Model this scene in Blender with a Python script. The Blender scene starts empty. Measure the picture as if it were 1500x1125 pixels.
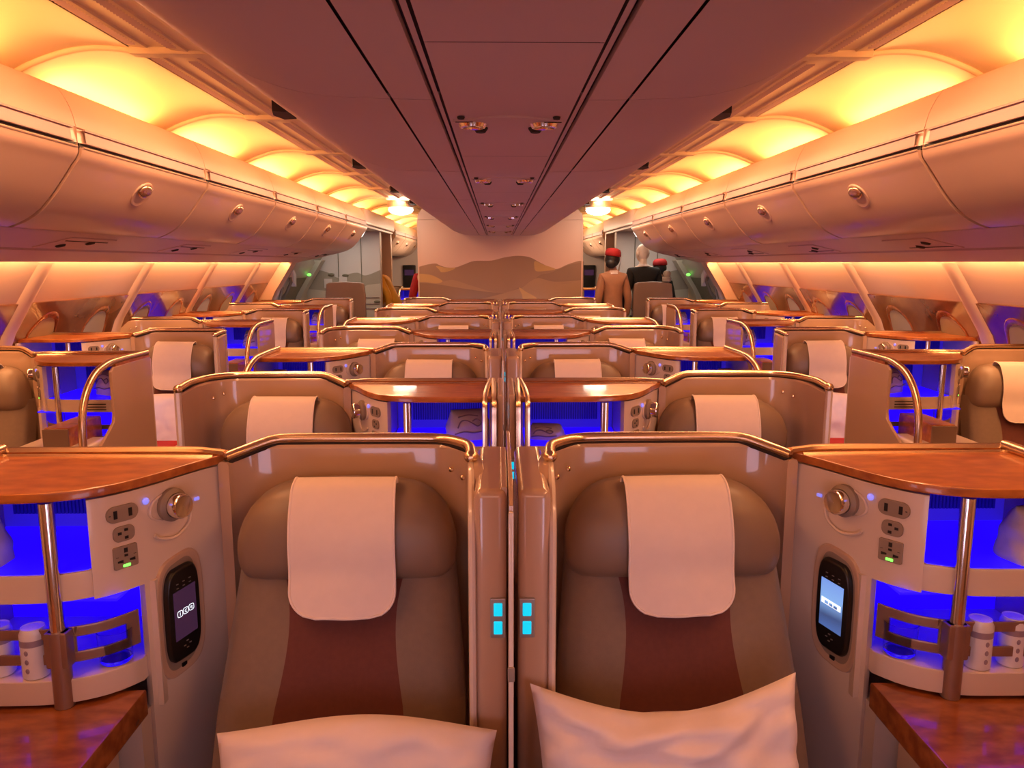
import bpy, bmesh, math, random
from mathutils import Vector, Matrix, noise
random.seed(7)
PI = math.pi
sc = bpy.context.scene
COL = sc.collection

# ------------------------------------------------------------------ materials
MATS = {}
def mat(name, col, rough=0.5, metal=0.0, coat=0.0, emit=None, estr=0.0, var=0.0, vscale=8.0,
        bump=0.0, bscale=200.0, spec=0.5, trans=0.0, sheen=0.0, stretch=(1, 1, 1), col2=None):
    m = bpy.data.materials.new(name); m.use_nodes = True
    nt = m.node_tree; b = nt.nodes['Principled BSDF']
    b.inputs['Base Color'].default_value = (*col, 1)
    b.inputs['Roughness'].default_value = rough
    b.inputs['Metallic'].default_value = metal
    b.inputs['Coat Weight'].default_value = coat
    b.inputs['Coat Roughness'].default_value = 0.06
    b.inputs['Specular IOR Level'].default_value = spec
    b.inputs['Transmission Weight'].default_value = trans
    b.inputs['Sheen Weight'].default_value = sheen
    if emit:
        b.inputs['Emission Color'].default_value = (*emit, 1)
        b.inputs['Emission Strength'].default_value = estr
    if var or bump:
        tc = nt.nodes.new('ShaderNodeTexCoord'); mp = nt.nodes.new('ShaderNodeMapping')
        mp.inputs['Scale'].default_value = stretch
        nt.links.new(tc.outputs['Object'], mp.inputs['Vector'])
    if var:
        n = nt.nodes.new('ShaderNodeTexNoise'); n.inputs['Scale'].default_value = vscale; n.inputs['Detail'].default_value = 6
        nt.links.new(mp.outputs['Vector'], n.inputs['Vector'])
        r = nt.nodes.new('ShaderNodeValToRGB')
        c2 = col2 or tuple(c * (1 - var) for c in col)
        r.color_ramp.elements[0].position = 0.35; r.color_ramp.elements[1].position = 0.65
        r.color_ramp.elements[0].color = (*c2, 1); r.color_ramp.elements[1].color = (*col, 1)
        nt.links.new(n.outputs['Fac'], r.inputs['Fac'])
        nt.links.new(r.outputs['Color'], b.inputs['Base Color'])
    if bump:
        n2 = nt.nodes.new('ShaderNodeTexNoise'); n2.inputs['Scale'].default_value = bscale
        nt.links.new(mp.outputs['Vector'], n2.inputs['Vector'])
        bp = nt.nodes.new('ShaderNodeBump'); bp.inputs['Strength'].default_value = bump; bp.inputs['Distance'].default_value = 0.002
        nt.links.new(n2.outputs['Fac'], bp.inputs['Height'])
        nt.links.new(bp.outputs['Normal'], b.inputs['Normal'])
    MATS[name] = m
    return m

mat('shell', (.55, .37, .26), .28, coat=1.0, var=.04, vscale=3)
mat('shell_light', (.70, .56, .46), .30, coat=.3, var=.03, vscale=3)
mat('rail', (.92, .70, .48), .25, metal=1.0, var=.05, vscale=20)
mat('chrome', (.85, .80, .76), .15, metal=1.0, var=.03, vscale=20)
mat('bronze', (.34, .21, .16), .35, metal=.6, var=.1, vscale=20)
mat('wood', (.50, .165, .035), .28, coat=.4, var=.6, vscale=6, stretch=(2.2, 5, 5), col2=(.30, .075, .015))
mat('wood_dark', (.34, .10, .025), .25, coat=.6, var=.6, vscale=6, stretch=(2.2, 5, 5), col2=(.2, .05, .012))
mat('leather', (.235, .158, .112), .42, var=.08, vscale=5, bump=.08, bscale=350)
mat('fabric', (.215, .148, .108), .8, var=.06, vscale=60, bump=.2, bscale=500, sheen=.2)
mat('maroon', (.135, .036, .026), .85, var=.1, vscale=80, bump=.2, bscale=500, sheen=.2)
mat('linen', (.80, .66, .60), .85, var=.03, vscale=30, bump=.08, bscale=700, sheen=.2)
mat('linen_edge', (.86, .72, .66), .8, var=.03, vscale=30, bump=.08, bscale=700)
mat('blue_glow', (.02, .02, .6), .4, emit=(.012, .0, 1.0), estr=1.25, var=.1, vscale=4)
mat('blue_dim', (.10, .06, .5), .5, emit=(.05, .02, .8), estr=.30, var=.1, vscale=4)
mat('blue_rib', (.03, .03, .25), .5, emit=(.01, .0, .5), estr=.10, var=.1, vscale=4)
mat('plate', (.27, .20, .155), .45, var=.05, vscale=30)
mat('black', (.008, .007, .008), .3, var=.2, vscale=30)
mat('dark', (.03, .015, .012), .7, var=.2, vscale=10)
mat('green_led', (.1, .6, .05), .4, emit=(.15, 1, .08), estr=2.5, var=.1, vscale=4)
mat('cyan_led', (.0, .4, .5), .4, emit=(.0, .60, .85), estr=1.0, var=.1, vscale=40)
mat('lilac_led', (.3, .3, .9), .2, emit=(.25, .25, 1.0), estr=.8, var=.1, vscale=40)
mat('silver', (.45, .42, .42), .35, metal=.7, var=.05, vscale=30)
mat('screen_white', (.5, .45, .55), .2, emit=(.85, .68, .95), estr=3.6, var=.02, vscale=4)
mat('screen_dark', (.03, .015, .03), .15, emit=(.05, .018, .05), estr=.7, var=.1, vscale=20)
mat('icon', (.9, .95, 1), .4, emit=(.75, .9, 1.0), estr=1.1, var=.05, vscale=40)
mat('ceiling', (.60, .42, .43), .55, var=.03, vscale=2, bump=.03, bscale=300)
mat('cove', (.85, .66, .42), .6, var=.02, vscale=2)
mat('bin', (.72, .50, .37), .38, coat=.15, var=.03, vscale=2)
mat('psu', (.58, .40, .38), .45, var=.03, vscale=3)
mat('wall', (.74, .54, .42), .55, var=.03, vscale=2)
mat('wallgloss', (.26, .085, .022), .26, coat=.3, var=.5, vscale=3, col2=(.12, .035, .012))
mat('shade', (.34, .30, .24), .6, var=.05, vscale=6)
mat('carpet', (.10, .055, .045), .95, var=.4, vscale=150, bump=.4, bscale=400)
mat('mural_sky', (.74, .50, .35), .5, var=.04, vscale=1.2)
mat('dune_a', (.34, .205, .115), .55, var=.08, vscale=1.5)
mat('dune_b', (.40, .245, .125), .55, var=.08, vscale=1.5)
mat('dune_c', (.56, .34, .12), .55, var=.1, vscale=1.5)
mat('dune_d', (.29, .175, .10), .55, var=.08, vscale=1.5)
mat('monument', (.62, .56, .53), .5, var=.03, vscale=3)
mat('mon_dune', (.34, .30, .235), .5, var=.08, vscale=3)
mat('doorgrey', (.50, .45, .36), .5, var=.05, vscale=3)
mat('doordark', (.16, .14, .09), .5, var=.1, vscale=6)
mat('skin', (.55, .30, .20), .5, var=.05, vscale=20)
mat('skin_brown', (.22, .10, .05), .5, var=.05, vscale=20)
mat('bald', (.80, .66, .52), .4, var=.08, vscale=20)
mat('beige_cloth', (.42, .22, .12), .85, var=.1, vscale=15, bump=.2, bscale=300)
mat('black_cloth', (.010, .011, .011), .8, var=.2, vscale=15, bump=.2, bscale=300)
mat('red_cloth', (.42, .012, .012), .8, var=.15, vscale=15)
mat('yellow_cloth', (.75, .36, .03), .8, var=.1, vscale=15)
mat('white_cloth', (.8, .74, .70), .8, var=.05, vscale=15)
mat('hair', (.012, .008, .007), .55, var=.3, vscale=60)
mat('lamp_white', (1, 1, 1), .4, emit=(1, .95, .85), estr=9, var=.02, vscale=4)
mat('lamp_small', (1, 1, 1), .4, emit=(1, .97, .92), estr=3, var=.02, vscale=4)
mat('pouch', (.62, .50, .52), .75, var=.08, vscale=25, bump=.15, bscale=120)
mat('pouch_line', (.25, .17, .20), .7, var=.1, vscale=25)
mat('can', (.75, .70, .74), .35, coat=.3, var=.04, vscale=20)
mat('can_mark', (.30, .22, .30), .5, var=.1, vscale=30)
mat('redcap', (.5, .05, .06), .5, var=.1, vscale=20)
g = mat('glass', (.9, .9, 1.0), .02, trans=1.0, var=.02, vscale=4)
g.node_tree.nodes['Principled BSDF'].inputs['IOR'].default_value = 1.3
# the lit handset screen: a pale blue that darkens downwards (what the screen shows)
ms = mat('screen_blue', (.1, .2, .5), .2)
nt = ms.node_tree; tc = nt.nodes.new('ShaderNodeTexCoord'); sx = nt.nodes.new('ShaderNodeSeparateXYZ')
rp = nt.nodes.new('ShaderNodeValToRGB'); b = nt.nodes['Principled BSDF']
nt.links.new(tc.outputs['Generated'], sx.inputs[0]); nt.links.new(sx.outputs['Z'], rp.inputs['Fac'])
rp.color_ramp.elements[0].color = (.05, .12, .36, 1); rp.color_ramp.elements[1].color = (.16, .30, .75, 1)
e = rp.color_ramp.elements.new(.28); e.color = (.025, .055, .16, 1)
e = rp.color_ramp.elements.new(.62); e.color = (.22, .42, .8, 1)
nt.links.new(rp.outputs['Color'], b.inputs['Emission Color']); b.inputs['Emission Strength'].default_value = 1.0

# ------------------------------------------------------------------ mesh helper
def catmull(pts, n=6, closed=False):
    pts = [Vector(p) for p in pts]; out = []; N = len(pts)
    rng = range(N if closed else N - 1)
    for i in rng:
        p1, p2 = pts[i], pts[(i + 1) % N]
        p0 = pts[i - 1] if (i > 0 or closed) else p1 + (p1 - p2)
        p3 = pts[(i + 2) % N] if (i + 2 < N or closed) else p2 + (p2 - p1)
        for k in range(n):
            t = k / n
            out.append(.5 * ((2 * p1) + (p2 - p0) * t + (2 * p0 - 5 * p1 + 4 * p2 - p3) * t * t + (3 * p1 - p0 - 3 * p2 + p3) * t ** 3))
    if not closed: out.append(pts[-1])
    return out

def rrect(w, h, r, cz=0, n=5):
    out = []
    for cx_, cy_, a0 in ((w / 2 - r, h / 2 - r, 0), (-w / 2 + r, h / 2 - r, 90), (-w / 2 + r, -h / 2 + r, 180), (w / 2 - r, -h / 2 + r, 270)):
        for j in range(n + 1):
            a = math.radians(a0 + 90 * j / n); out.append((cx_ + r * math.cos(a), cz + cy_ + r * math.sin(a)))
    return out

class MB:
    def __init__(s, M=None): s.v = []; s.f = []; s.m = []; s.M = M or Matrix.Identity(4); s.mi = 0
    def add(s, vs, fs, mi=None):
        o = len(s.v); s.v += [s.M @ Vector(p) for p in vs]
        for f in fs: s.f.append([i + o for i in f]); s.m.append(s.mi if mi is None else mi)
        return s
    def box(s, x0, x1, y0, y1, z0, z1, bev=0, seg=2, mi=None):
        bm = bmesh.new(); bmesh.ops.create_cube(bm, size=1)
        for v in bm.verts:
            v.co = Vector(((x0 + x1) / 2 + v.co.x * (x1 - x0), (y0 + y1) / 2 + v.co.y * (y1 - y0), (z0 + z1) / 2 + v.co.z * (z1 - z0)))
        if bev: bmesh.ops.bevel(bm, geom=bm.edges[:], offset=min(bev, .49 * min(abs(x1 - x0), abs(y1 - y0), abs(z1 - z0))), segments=seg, profile=.5, affect='EDGES')
        bm.verts.index_update()
        s.add([v.co.copy() for v in bm.verts], [[v.index for v in f.verts] for f in bm.faces], mi); bm.free(); return s
    def prism(s, poly, h0, h1, axis='z', bev=0, mi=None):
        """polygon extruded: axis z -> poly (x,y); axis y -> poly (x,z); axis x -> poly (y,z)"""
        def P(a, h): return {'z': (a[0], a[1], h), 'y': (a[0], h, a[1]), 'x': (h, a[0], a[1])}[axis]
        bm = bmesh.new(); n = len(poly)
        a = [bm.verts.new(P(p, h0)) for p in poly]; c = [bm.verts.new(P(p, h1)) for p in poly]
        bm.faces.new(a); bm.faces.new(c[::-1])
        for i in range(n): bm.faces.new((a[i], c[i], c[(i + 1) % n], a[(i + 1) % n]))
        bmesh.ops.recalc_face_normals(bm, faces=bm.faces[:])
        if bev:
            es = [e for e in bm.edges if abs((e.verts[0].co - e.verts[1].co).dot(Vector(P((0, 0), 1)) - Vector(P((0, 0), 0)))) < 1e-6]
            bmesh.ops.bevel(bm, geom=es, offset=bev, segments=2, profile=.5, affect='EDGES')
        bmesh.ops.triangulate(bm, faces=[f for f in bm.faces if len(f.verts) > 4])
        bm.verts.index_update()
        s.add([v.co.copy() for v in bm.verts], [[v.index for v in f.verts] for f in bm.faces], mi); bm.free(); return s
    def tube(s, path, r, n=10, cap=True, flat=1.0, mi=None):
        P = [Vector(p) for p in path]; vs = []; fs = []
        rr = r if isinstance(r, (list, tuple)) else [r] * len(P)
        up = Vector((0, 0, 1)); prev = None
        for i, p in enumerate(P):
            t = (P[min(i + 1, len(P) - 1)] - P[max(i - 1, 0)]).normalized()
            if prev is None:
                a = up if abs(t.z) < .95 else Vector((0, 1, 0))
                nx = t.cross(a).normalized()
            else: nx = (prev - t * prev.dot(t)).normalized()
            prev = nx; ny = nx.cross(t).normalized()
            for k in range(n):
                an = 2 * PI * k / n
                vs.append(p + nx * (math.cos(an) * rr[i]) + ny * (math.sin(an) * rr[i] * flat))
        for i in range(len(P) - 1):
            for k in range(n):
                fs.append((i * n + k, i * n + (k + 1) % n, (i + 1) * n + (k + 1) % n, (i + 1) * n + k))
        if cap: fs.append(tuple(range(n))[::-1]); fs.append(tuple((len(P) - 1) * n + k for k in range(n)))
        return s.add(vs, fs, mi)
    def grid(s, fn, nu, nv, mi=None, wrapu=False):
        vs = [fn(i / nu, j / nv) for j in range(nv + 1) for i in range(nu + 1)]
        fs = [(j * (nu + 1) + i, j * (nu + 1) + i + 1, (j + 1) * (nu + 1) + i + 1, (j + 1) * (nu + 1) + i) for j in range(nv) for i in range(nu)]
        if callable(mi):
            o = len(s.v); s.v += [s.M @ Vector(p) for p in vs]
            for q, f in enumerate(fs): s.f.append([i + o for i in f]); s.m.append(mi((q % nu + .5) / nu, (q // nu + .5) / nv))
            return s
        return s.add(vs, fs, mi)
    def wall(s, path, th, z0, z1, rnd=.008, mi=None, side=1):
        """thin wall following a plan path; thickness th to one side; rounded top"""
        P = [Vector((p[0], p[1])) for p in path]; n = len(P); vs = []; fs = []
        for i, p in enumerate(P):
            t = (P[min(i + 1, n - 1)] - P[max(i - 1, 0)]).normalized(); nn = Vector((t.y, -t.x)) * side
            zt = z1(i / (n - 1)) if callable(z1) else z1
            zb = z0(i / (n - 1)) if callable(z0) else z0
            for d, z in ((0, zb), (0, zt - rnd - .003), (0, zt - rnd), (rnd * .5, zt - rnd * .2), (th / 2, zt), (th - rnd * .5, zt - rnd * .2), (th, zt - rnd), (th, zt - rnd - .003), (th, zb)):
                q = p + nn * d; vs.append((q.x, q.y, z))
        k = 9
        for i in range(n - 1):
            for j in range(k): fs.append((i * k + j, i * k + (j + 1) % k, (i + 1) * k + (j + 1) % k, (i + 1) * k + j))
        fs.append(tuple(range(k))[::-1]); fs.append(tuple((n - 1) * k + j for j in range(k)))
        return s.add(vs, fs, mi)
    def lathe(s, prof, c=(0, 0, 0), n=20, mi=None, sx=1, sy=1):
        vs = []; fs = []; k = len(prof)
        for i in range(n):
            a = 2 * PI * i / n
            for r, z in prof: vs.append((c[0] + r * math.cos(a) * sx, c[1] + r * math.sin(a) * sy, c[2] + z))
        for i in range(n):
            for j in range(k - 1): fs.append((i * k + j, ((i + 1) % n) * k + j, ((i + 1) % n) * k + j + 1, i * k + j + 1))
        return s.add(vs, fs, mi)
    def ball(s, c, rx, ry, rz, nu=16, nv=10, p=1.0, mi=None):
        def pw(x): return math.copysign(abs(x) ** p, x)
        def fn(a, b):
            th = 2 * PI * a; ph = PI * (b - .5)
            return (c[0] + rx * pw(math.cos(ph)) * pw(math.cos(th)), c[1] + ry * pw(math.cos(ph)) * pw(math.sin(th)), c[2] + rz * pw(math.sin(ph)))
        return s.grid(fn, nu, nv, mi)
    def mesh(s, name, mats, H=1, smooth=40):
        me = bpy.data.meshes.new(name)
        vs = [(v.x * H, v.y, v.z) for v in s.v]
        fs = s.f if H > 0 else [f[::-1] for f in s.f]
        me.from_pydata(vs, [], fs)
        for m in mats: me.materials.append(MATS[m])
        for p, i in zip(me.polygons, s.m): p.material_index = i
        bm = bmesh.new(); bm.from_mesh(me)
        bmesh.ops.remove_doubles(bm, verts=bm.verts[:], dist=1e-5)
        bmesh.ops.recalc_face_normals(bm, faces=bm.faces[:])
        bm.to_mesh(me); bm.free()
        for p in me.polygons: p.use_smooth = True
        me.set_sharp_from_angle(angle=math.radians(smooth))
        if smooth <= 50 and len(me.polygons) < 6000:     # flat faces keep flat shading beside their bevels
            ca = math.cos(math.radians(smooth)); vf = [[] for _ in me.vertices]
            fn = [p.normal.copy() for p in me.polygons]; fa = [p.area for p in me.polygons]
            for p in me.polygons:
                for v in p.vertices: vf[v].append(p.index)
            nl = [None] * len(me.loops)
            for p in me.polygons:
                for li in p.loop_indices:
                    n = Vector((0, 0, 0))
                    for g_ in vf[me.loops[li].vertex_index]:
                        if fn[g_].dot(fn[p.index]) > ca: n += fn[g_] * fa[g_]
                    nl[li] = n.normalized() if n.length > 1e-12 else fn[p.index]
            me.normals_split_custom_set(nl)
        return me

def link(name, me, parent=None, loc=None):
    o = bpy.data.objects.new(name, me); COL.objects.link(o)
    if parent: o.parent = parent
    if loc: o.location = loc
    return o
def tag(o, label, cat, group=None, kind=None):
    if label: o['label'] = label
    if cat: o['category'] = cat
    if group: o['group'] = group
    if kind: o['kind'] = kind
    return o
def thing(name, label, cat, loc=(0, 0, 0), group=None):
    return tag(link(name, None, None, loc), label, cat, group)
def struct(name, mb, mats, smooth=40):
    o = link(name, mb.mesh(name, mats, 1, smooth)); o['kind'] = 'structure'; return o
def copy_tree(o, parent=None):
    c = o.copy(); COL.objects.link(c); c.parent = parent
    for ch in o.children: copy_tree(ch, c)
    return c
def frame(o, t, n):   # local x along t, local y outwards along n, z up
    return Matrix(((t[0], n[0], 0, o[0]), (t[1], n[1], 0, o[1]), (0, 0, 1, o[2]), (0, 0, 0, 1)))

# ================================================================== THE ROOM
P0, PT = 1.78, 1.36               # frame joints along the cabin
YB = 10.38                        # the mural bulkhead
YEND = 16.85
KS = range(-2, 6)

# floor
f = MB().box(-3.2, 3.2, -1.6, YEND + .2, -.06, 0); struct('floor', f, ['carpet'])

# centre ceiling: a long belly of panels
BP = [(0, 1.957), (.165, 1.957), (.262, 1.958), (.45, 1.970), (.60, 2.020), (.74, 2.114), (.86, 2.197), (.96, 2.267), (1.02, 2.315), (1.07, 2.372)]
cb = MB()
def belly(pts, y0, y1, s, mi=0, dz=0):
    q = catmull([(a, z + dz) for a, z in pts], 4) if len(pts) > 2 else [Vector(p) for p in pts]
    n = len(q)
    vs = [(s * p.x, y, p.y) for y in (y0, y1) for p in q]
    cb.add(vs, [(i, i + 1, n + i + 1, n + i) for i in range(n - 1)], mi)
    for y in (y0, y1):   # panel edge lips
        vs = [(s * p.x, y, p.y + d) for d in (0, .012) for p in q]
        cb.add(vs, [(i, i + 1, n + i + 1, n + i) for i in range(n - 1)], mi)
ys = [P0 + PT * k for k in range(-2, 7)] + [YB + .02]
for a, b in zip(ys[:-1], ys[1:]):
    cb.add([(-.148, a - .448, 1.957), (.148, a - .448, 1.957), (.148, b - .452, 1.957), (-.148, b - .452, 1.957)], [(0, 1, 2, 3)])
    for s in (1, -1):
        belly([(.148, 1.957), (.148, 1.972)], a + .004, b - .004, s)
        belly([(.156, 1.962), (.166, 1.962)], a, b, s, 0)
        belly([(.174, 1.972), (.174, 1.957)], a + .004, b - .004, s)
        belly([(.174, 1.957), (.259, 1.958)], a + .004, b - .004, s)
        belly([(.265, 1.958)] + BP[3:], a + .003, b - .003, s)
cb.add([(-.148, ys[-1] - .448, 1.957), (.148, ys[-1] - .448, 1.957), (.148, ys[-1], 1.957), (-.148, ys[-1], 1.957)], [(0, 1, 2, 3)])
belly([(-.3, 1.975), (.3, 1.975)], ys[0], ys[-1], 1, 1)
for s in (1, -1): belly([(.25, 1.972)] + [(x - .004, z + .012) for x, z in BP[3:]], ys[0], ys[-1], s, 1)
o = struct('ceiling', cb, ['ceiling', 'dark'])

# bands of trim beside the belly + scalloped coves
VP = [(1.43, 2.412), (1.50, 2.420), (1.59, 2.420), (1.68, 2.406), (1.78, 2.375), (1.87, 2.335), (1.94, 2.28), (1.975, 2.255)]
for s, side in ((-1, 'left'), (1, 'right')):
    m = MB()
    # flat band with two grooves
    prof = [(1.075, 2.345), (1.09, 2.372), (1.125, 2.378), (1.13, 2.386), (1.165, 2.388), (1.17, 2.382), (1.215, 2.388), (1.22, 2.398), (1.275, 2.402), (1.28, 2.395), (1.325, 2.400)]
    prof = [(1.075 + (x - 1.075) * 1.38, z + .012) for x, z in prof]; n = len(prof)
    m.add([(s * x, y, z) for y in (-.95, YEND) for x, z in prof], [(i, i + 1, n + i + 1, n + i) for i in range(n - 1)])
    for k in range(-2, 12):
        y = P0 + PT * k
        if y > YEND - .1: break
        m.box(min(s * 1.07, s * 1.43), max(s * 1.07, s * 1.43), y - .03, y + .03, 2.386, 2.43, .006)
    struct('trim_1' if s < 0 else 'trim_2', m, ['cove'])
    m = MB(); q = catmull(VP, 4); n = len(q)
    for k in range(-2, 12):
        a, b2 = P0 + PT * k, min(P0 + PT * (k + 1), YEND)
        if a > YEND - .1: break
        def fn(u, v, a=a, b2=b2):
            p = q[min(int(round(v * (n - 1))), n - 1)]
            sc_ = math.sin(PI * u) ** .6 if 0 < u < 1 else 0
            d = .022 * sc_ * min(1, max(0, (v - .05) * 2.2))
            return (s * (p.x + d * .7), a + (b2 - a) * u, p.y + d)
        m.grid(fn, 16, n - 1)
        # the ridge between two bays
        m.tube([(s * p.x, a, p.y - .004) for p in q], .014, 8, True)
    struct('trim_9' if s < 0 else 'trim_10', m, ['cove'], 60)

# ---- overhead bins
BIN = [(1.80, 2.285), (1.765, 2.29), (1.735, 2.258), (1.705, 2.196), (1.690, 2.132)]
DOOR = [(1.680, 2.053), (1.688, 2.02), (1.715, 1.985), (1.755, 1.93), (1.805, 1.865), (1.865, 1.805), (1.93, 1.765), (2.0, 1.738)]
def bin_parts(H):
    L = PT - .006
    m = MB(); q = catmull(BIN, 4); n = len(q)
    def sweep(m, q, y0, y1, mi=None):
        n = len(q); m.add([(p[0], y, p[1]) for y in (y0, y1) for p in q], [(i, i + 1, n + i + 1, n + i) for i in range(n - 1)], mi)
    sweep(m, q, 0, L)
    sweep(m, [(1.690, 2.132), (1.697, 2.127), (1.690, 2.072)], 0, L)
    sweep(m, [(1.80, 2.285), (1.80, 2.25), (1.985, 2.25)], 0, L)
    for y in (0, L):   # end cheeks
        pts = [(p.x, p.y) for p in q] + [(1.69, 2.062)] + [(a + .01, b) for a, b in DOOR] + [(1.985, 2.25)]
        m.add([(a, y, b) for a, b in pts], [list(range(len(pts)))])
    body = m.mesh('bin_body', ['bin'], H)
    m = MB(); m.add([(1.686, .05, 2.124), (1.686, L - .05, 2.124), (1.682, L - .05, 2.075), (1.682, .05, 2.075)], [(0, 1, 2, 3)])
    m.box(1.677, 1.69, .04, L - .04, 2.121, 2.127); m.box(1.676, 1.69, .04, L - .04, 2.072, 2.077)
    strip = m.mesh('label_strip', ['psu'], H)
    m = MB(); m.box(1.690, 1.72, .01, L - .01, 2.053, 2.072); gap = m.mesh('shadow_gap', ['black'], H)
    m = MB(); q = catmull(DOOR, 5)
    sweep(m, q, .012, L - .012)
    sweep(m, [(p.x + .012, p.y + .004) for p in q], .012, L - .012)
    for y in (.012, L - .012): sweep(m, q, y, y); 
    n = len(q)
    for y in (.012, L - .012):
        m.add([(p.x, y, p.y) for p in q] + [(p.x + .012, y, p.y + .004) for p in q], [(i, i + 1, n + i + 1, n + i) for i in range(n - 1)])
    sweep(m, [(q[0].x, q[0].y), (q[0].x + .012, q[0].y + .004)], .012, L - .012)
    # moulded lip along the upper edge
    m.tube([(1.6795, .02, 2.054), (1.6795, L - .02, 2.054)], .0045, 6)
    door = m.mesh('bin_door', ['bin'], H)
    m = MB(Matrix.Translation((1.757, L / 2, 1.928)) @ Matrix.Rotation(math.radians(-127.7), 4, 'Y'))
    m.lathe([(.001, .0005), (.060, .0005), (.078, .007), (.086, .005), (.092, -.006)], n=28, sx=.78, sy=1.0, mi=1)     # dished bezel
    m.ball((.022, 0, .008), .036, .060, .017, mi=0)
    latch = m.mesh('latch', ['rail', 'bin'], H)
    return body, strip, gap, door, latch
ORD = ['nearest', 'second', 'third', 'fourth', 'fifth', 'sixth', 'seventh', 'eighth']
for s, side in ((-1, 'left'), (1, 'right')):
    body, strip, gap, door, latch = bin_parts(s)
    proto = None
    k0 = -1
    for i, k in enumerate(range(k0, 6)):
        y = P0 + PT * k + .05
        lab = 'closed peach overhead bin with oval latch, %s along the %s side' % (ORD[i], side)
        if proto is None:
            t = proto = thing('overhead_bin', lab, 'overhead bin', (0, y, 0), 'overhead bins along the cabin sides')
            link('bin_body', body, t); link('label_strip', strip, t); link('shadow_gap', gap, t)
            d = link('bin_door', door, t); link('latch', latch, d)
        else:
            t = copy_tree(proto); t.location.y = y; t['label'] = lab
    yb = P0 + PT * 6
    # second cabin bins beyond the monument
    for i, y in enumerate((12.74, 14.10, 15.46)):
        t = copy_tree(proto); t.location.y = y
        t['label'] = 'closed overhead bin in the far cabin, %s beyond the %s doorway' % (ORD[i], side)
        t['group'] = 'overhead bins in the far cabin'
    # end cheek lamp on the last bin
    tag(link('exit_lamp', MB(Matrix.Translation((s * 1.745, yb + .05, 2.005)) @ Matrix.Rotation(-s * math.radians(32), 4, 'Y')).box(-.035, .035, -.02, .02, -.075, .075, .018).mesh('exit_lamp', ['lamp_small'])),
        'bright white lamp at the %s end of the last overhead bin' % side, 'lamp')
    # service panel beneath the bins
    m = MB(); prof = [(1.985, 1.742), (2.03, 1.728), (2.27, 1.672), (2.28, 1.682), (2.30, 1.678), (2.305, 1.662), (2.50, 1.622), (2.56, 1.607), (2.575, 1.612)]
    n = len(prof); m.add([(s * x, y, z) for y in (-.5, yb) for x, z in prof], [(i, i + 1, n + i + 1, n + i) for i in range(n - 1)])
    m.add([(s * x, yb, z) for x, z in prof] + [(s * 2.6, yb, 1.95), (s * 1.985, yb, 1.95)], [list(range(n + 2))])
    struct('trim_%d' % (3 if s < 0 else 4), m, ['psu'])
    # bin-shelf above (keeps the lamps hidden)
    # reading light plates
    pr = None
    for i, k in enumerate(range(-1, 6)):
        y = P0 + PT * (k + .62)
        lab = 'reading-light plate under the %s bin on the %s side' % (ORD[i], side)
        if pr is None:
            ang = s * math.radians(13)
            pr = t = thing('reading_light_plate', lab, 'reading light', (s * 2.15, y, 1.700), 'reading-light plates under the side bins')
            R = Matrix.Rotation(ang, 4, 'Y')
            link('plate', MB(R).box(-.10, .10, -.22, .22, -.006, .004, .004).mesh('plate', ['psu']), t)
            for dx, dy in ((-.03, -.10), (.035, .06)):
                link('nozzle', MB(R @ Matrix.Translation((dx, dy, -.006))).lathe([(.001, -.010), (.020, -.008), (.026, 0), (.028, .004)], n=14).mesh('nozzle', ['dark']), t)
            link('vent_slot', MB(R).box(.05, .058, -.2, .2, -.008, 0).mesh('vent_slot', ['dark']), t)
        else:
            t = copy_tree(pr); t.location.y = y; t['label'] = lab

# ---- ceiling service units on the centre strip
pr = None
for i, k in enumerate(range(-1, 6)):
    y = P0 + PT * k + .12
    lab = 'ceiling panel with two reading lights and two nozzles, %s from the front' % ORD[i]
    if pr is None:
        pr = t = thing('ceiling_light_panel', lab, 'reading light', (0, y, 1.957), 'light panels on the centre ceiling')
        link('panel', MB().prism([(.14, .12), (.14, .22)] + [(.14 * math.cos(a * PI / 12), .22 + .045 * math.sin(a * PI / 12)) for a in range(0, 13)][0:0] + [(-.14, .22), (-.14, .12)] + [(-.13 + .26 * j / 12, .12 - .06 * math.sin(PI * j / 12)) for j in range(1, 12)], -.005, .002).mesh('panel', ['ceiling']), t)
        for sx in (-1, 1):
            l = link('reading_light', MB(Matrix.Translation((sx * .092, .155, -.006))).lathe([(.001, .0), (.024, -.004), (.032, -.008), (.036, .0), (.038, .003)], n=18).mesh('reading_light', ['chrome']), t)
            link('nozzle', MB(Matrix.Translation((sx * .072, .205, -.006))).lathe([(.001, -.012), (.012, -.012), (.018, -.004), (.02, .002)], n=14).mesh('nozzle', ['dark']), t)
            link('slot', MB().box(sx * .112 - .022, sx * .112 + .022, .118, .123, -.0065, -.003).mesh('slot', ['dark']), t)
            link('nozzle', MB(Matrix.Translation((sx * .118, .075, -.001))).lathe([(.001, -.006), (.008, -.006), (.01, 0)], n=10).mesh('nozzle', ['dark']), t)
    else:
        t = copy_tree(pr); t.location.y = y; t['label'] = lab

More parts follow.
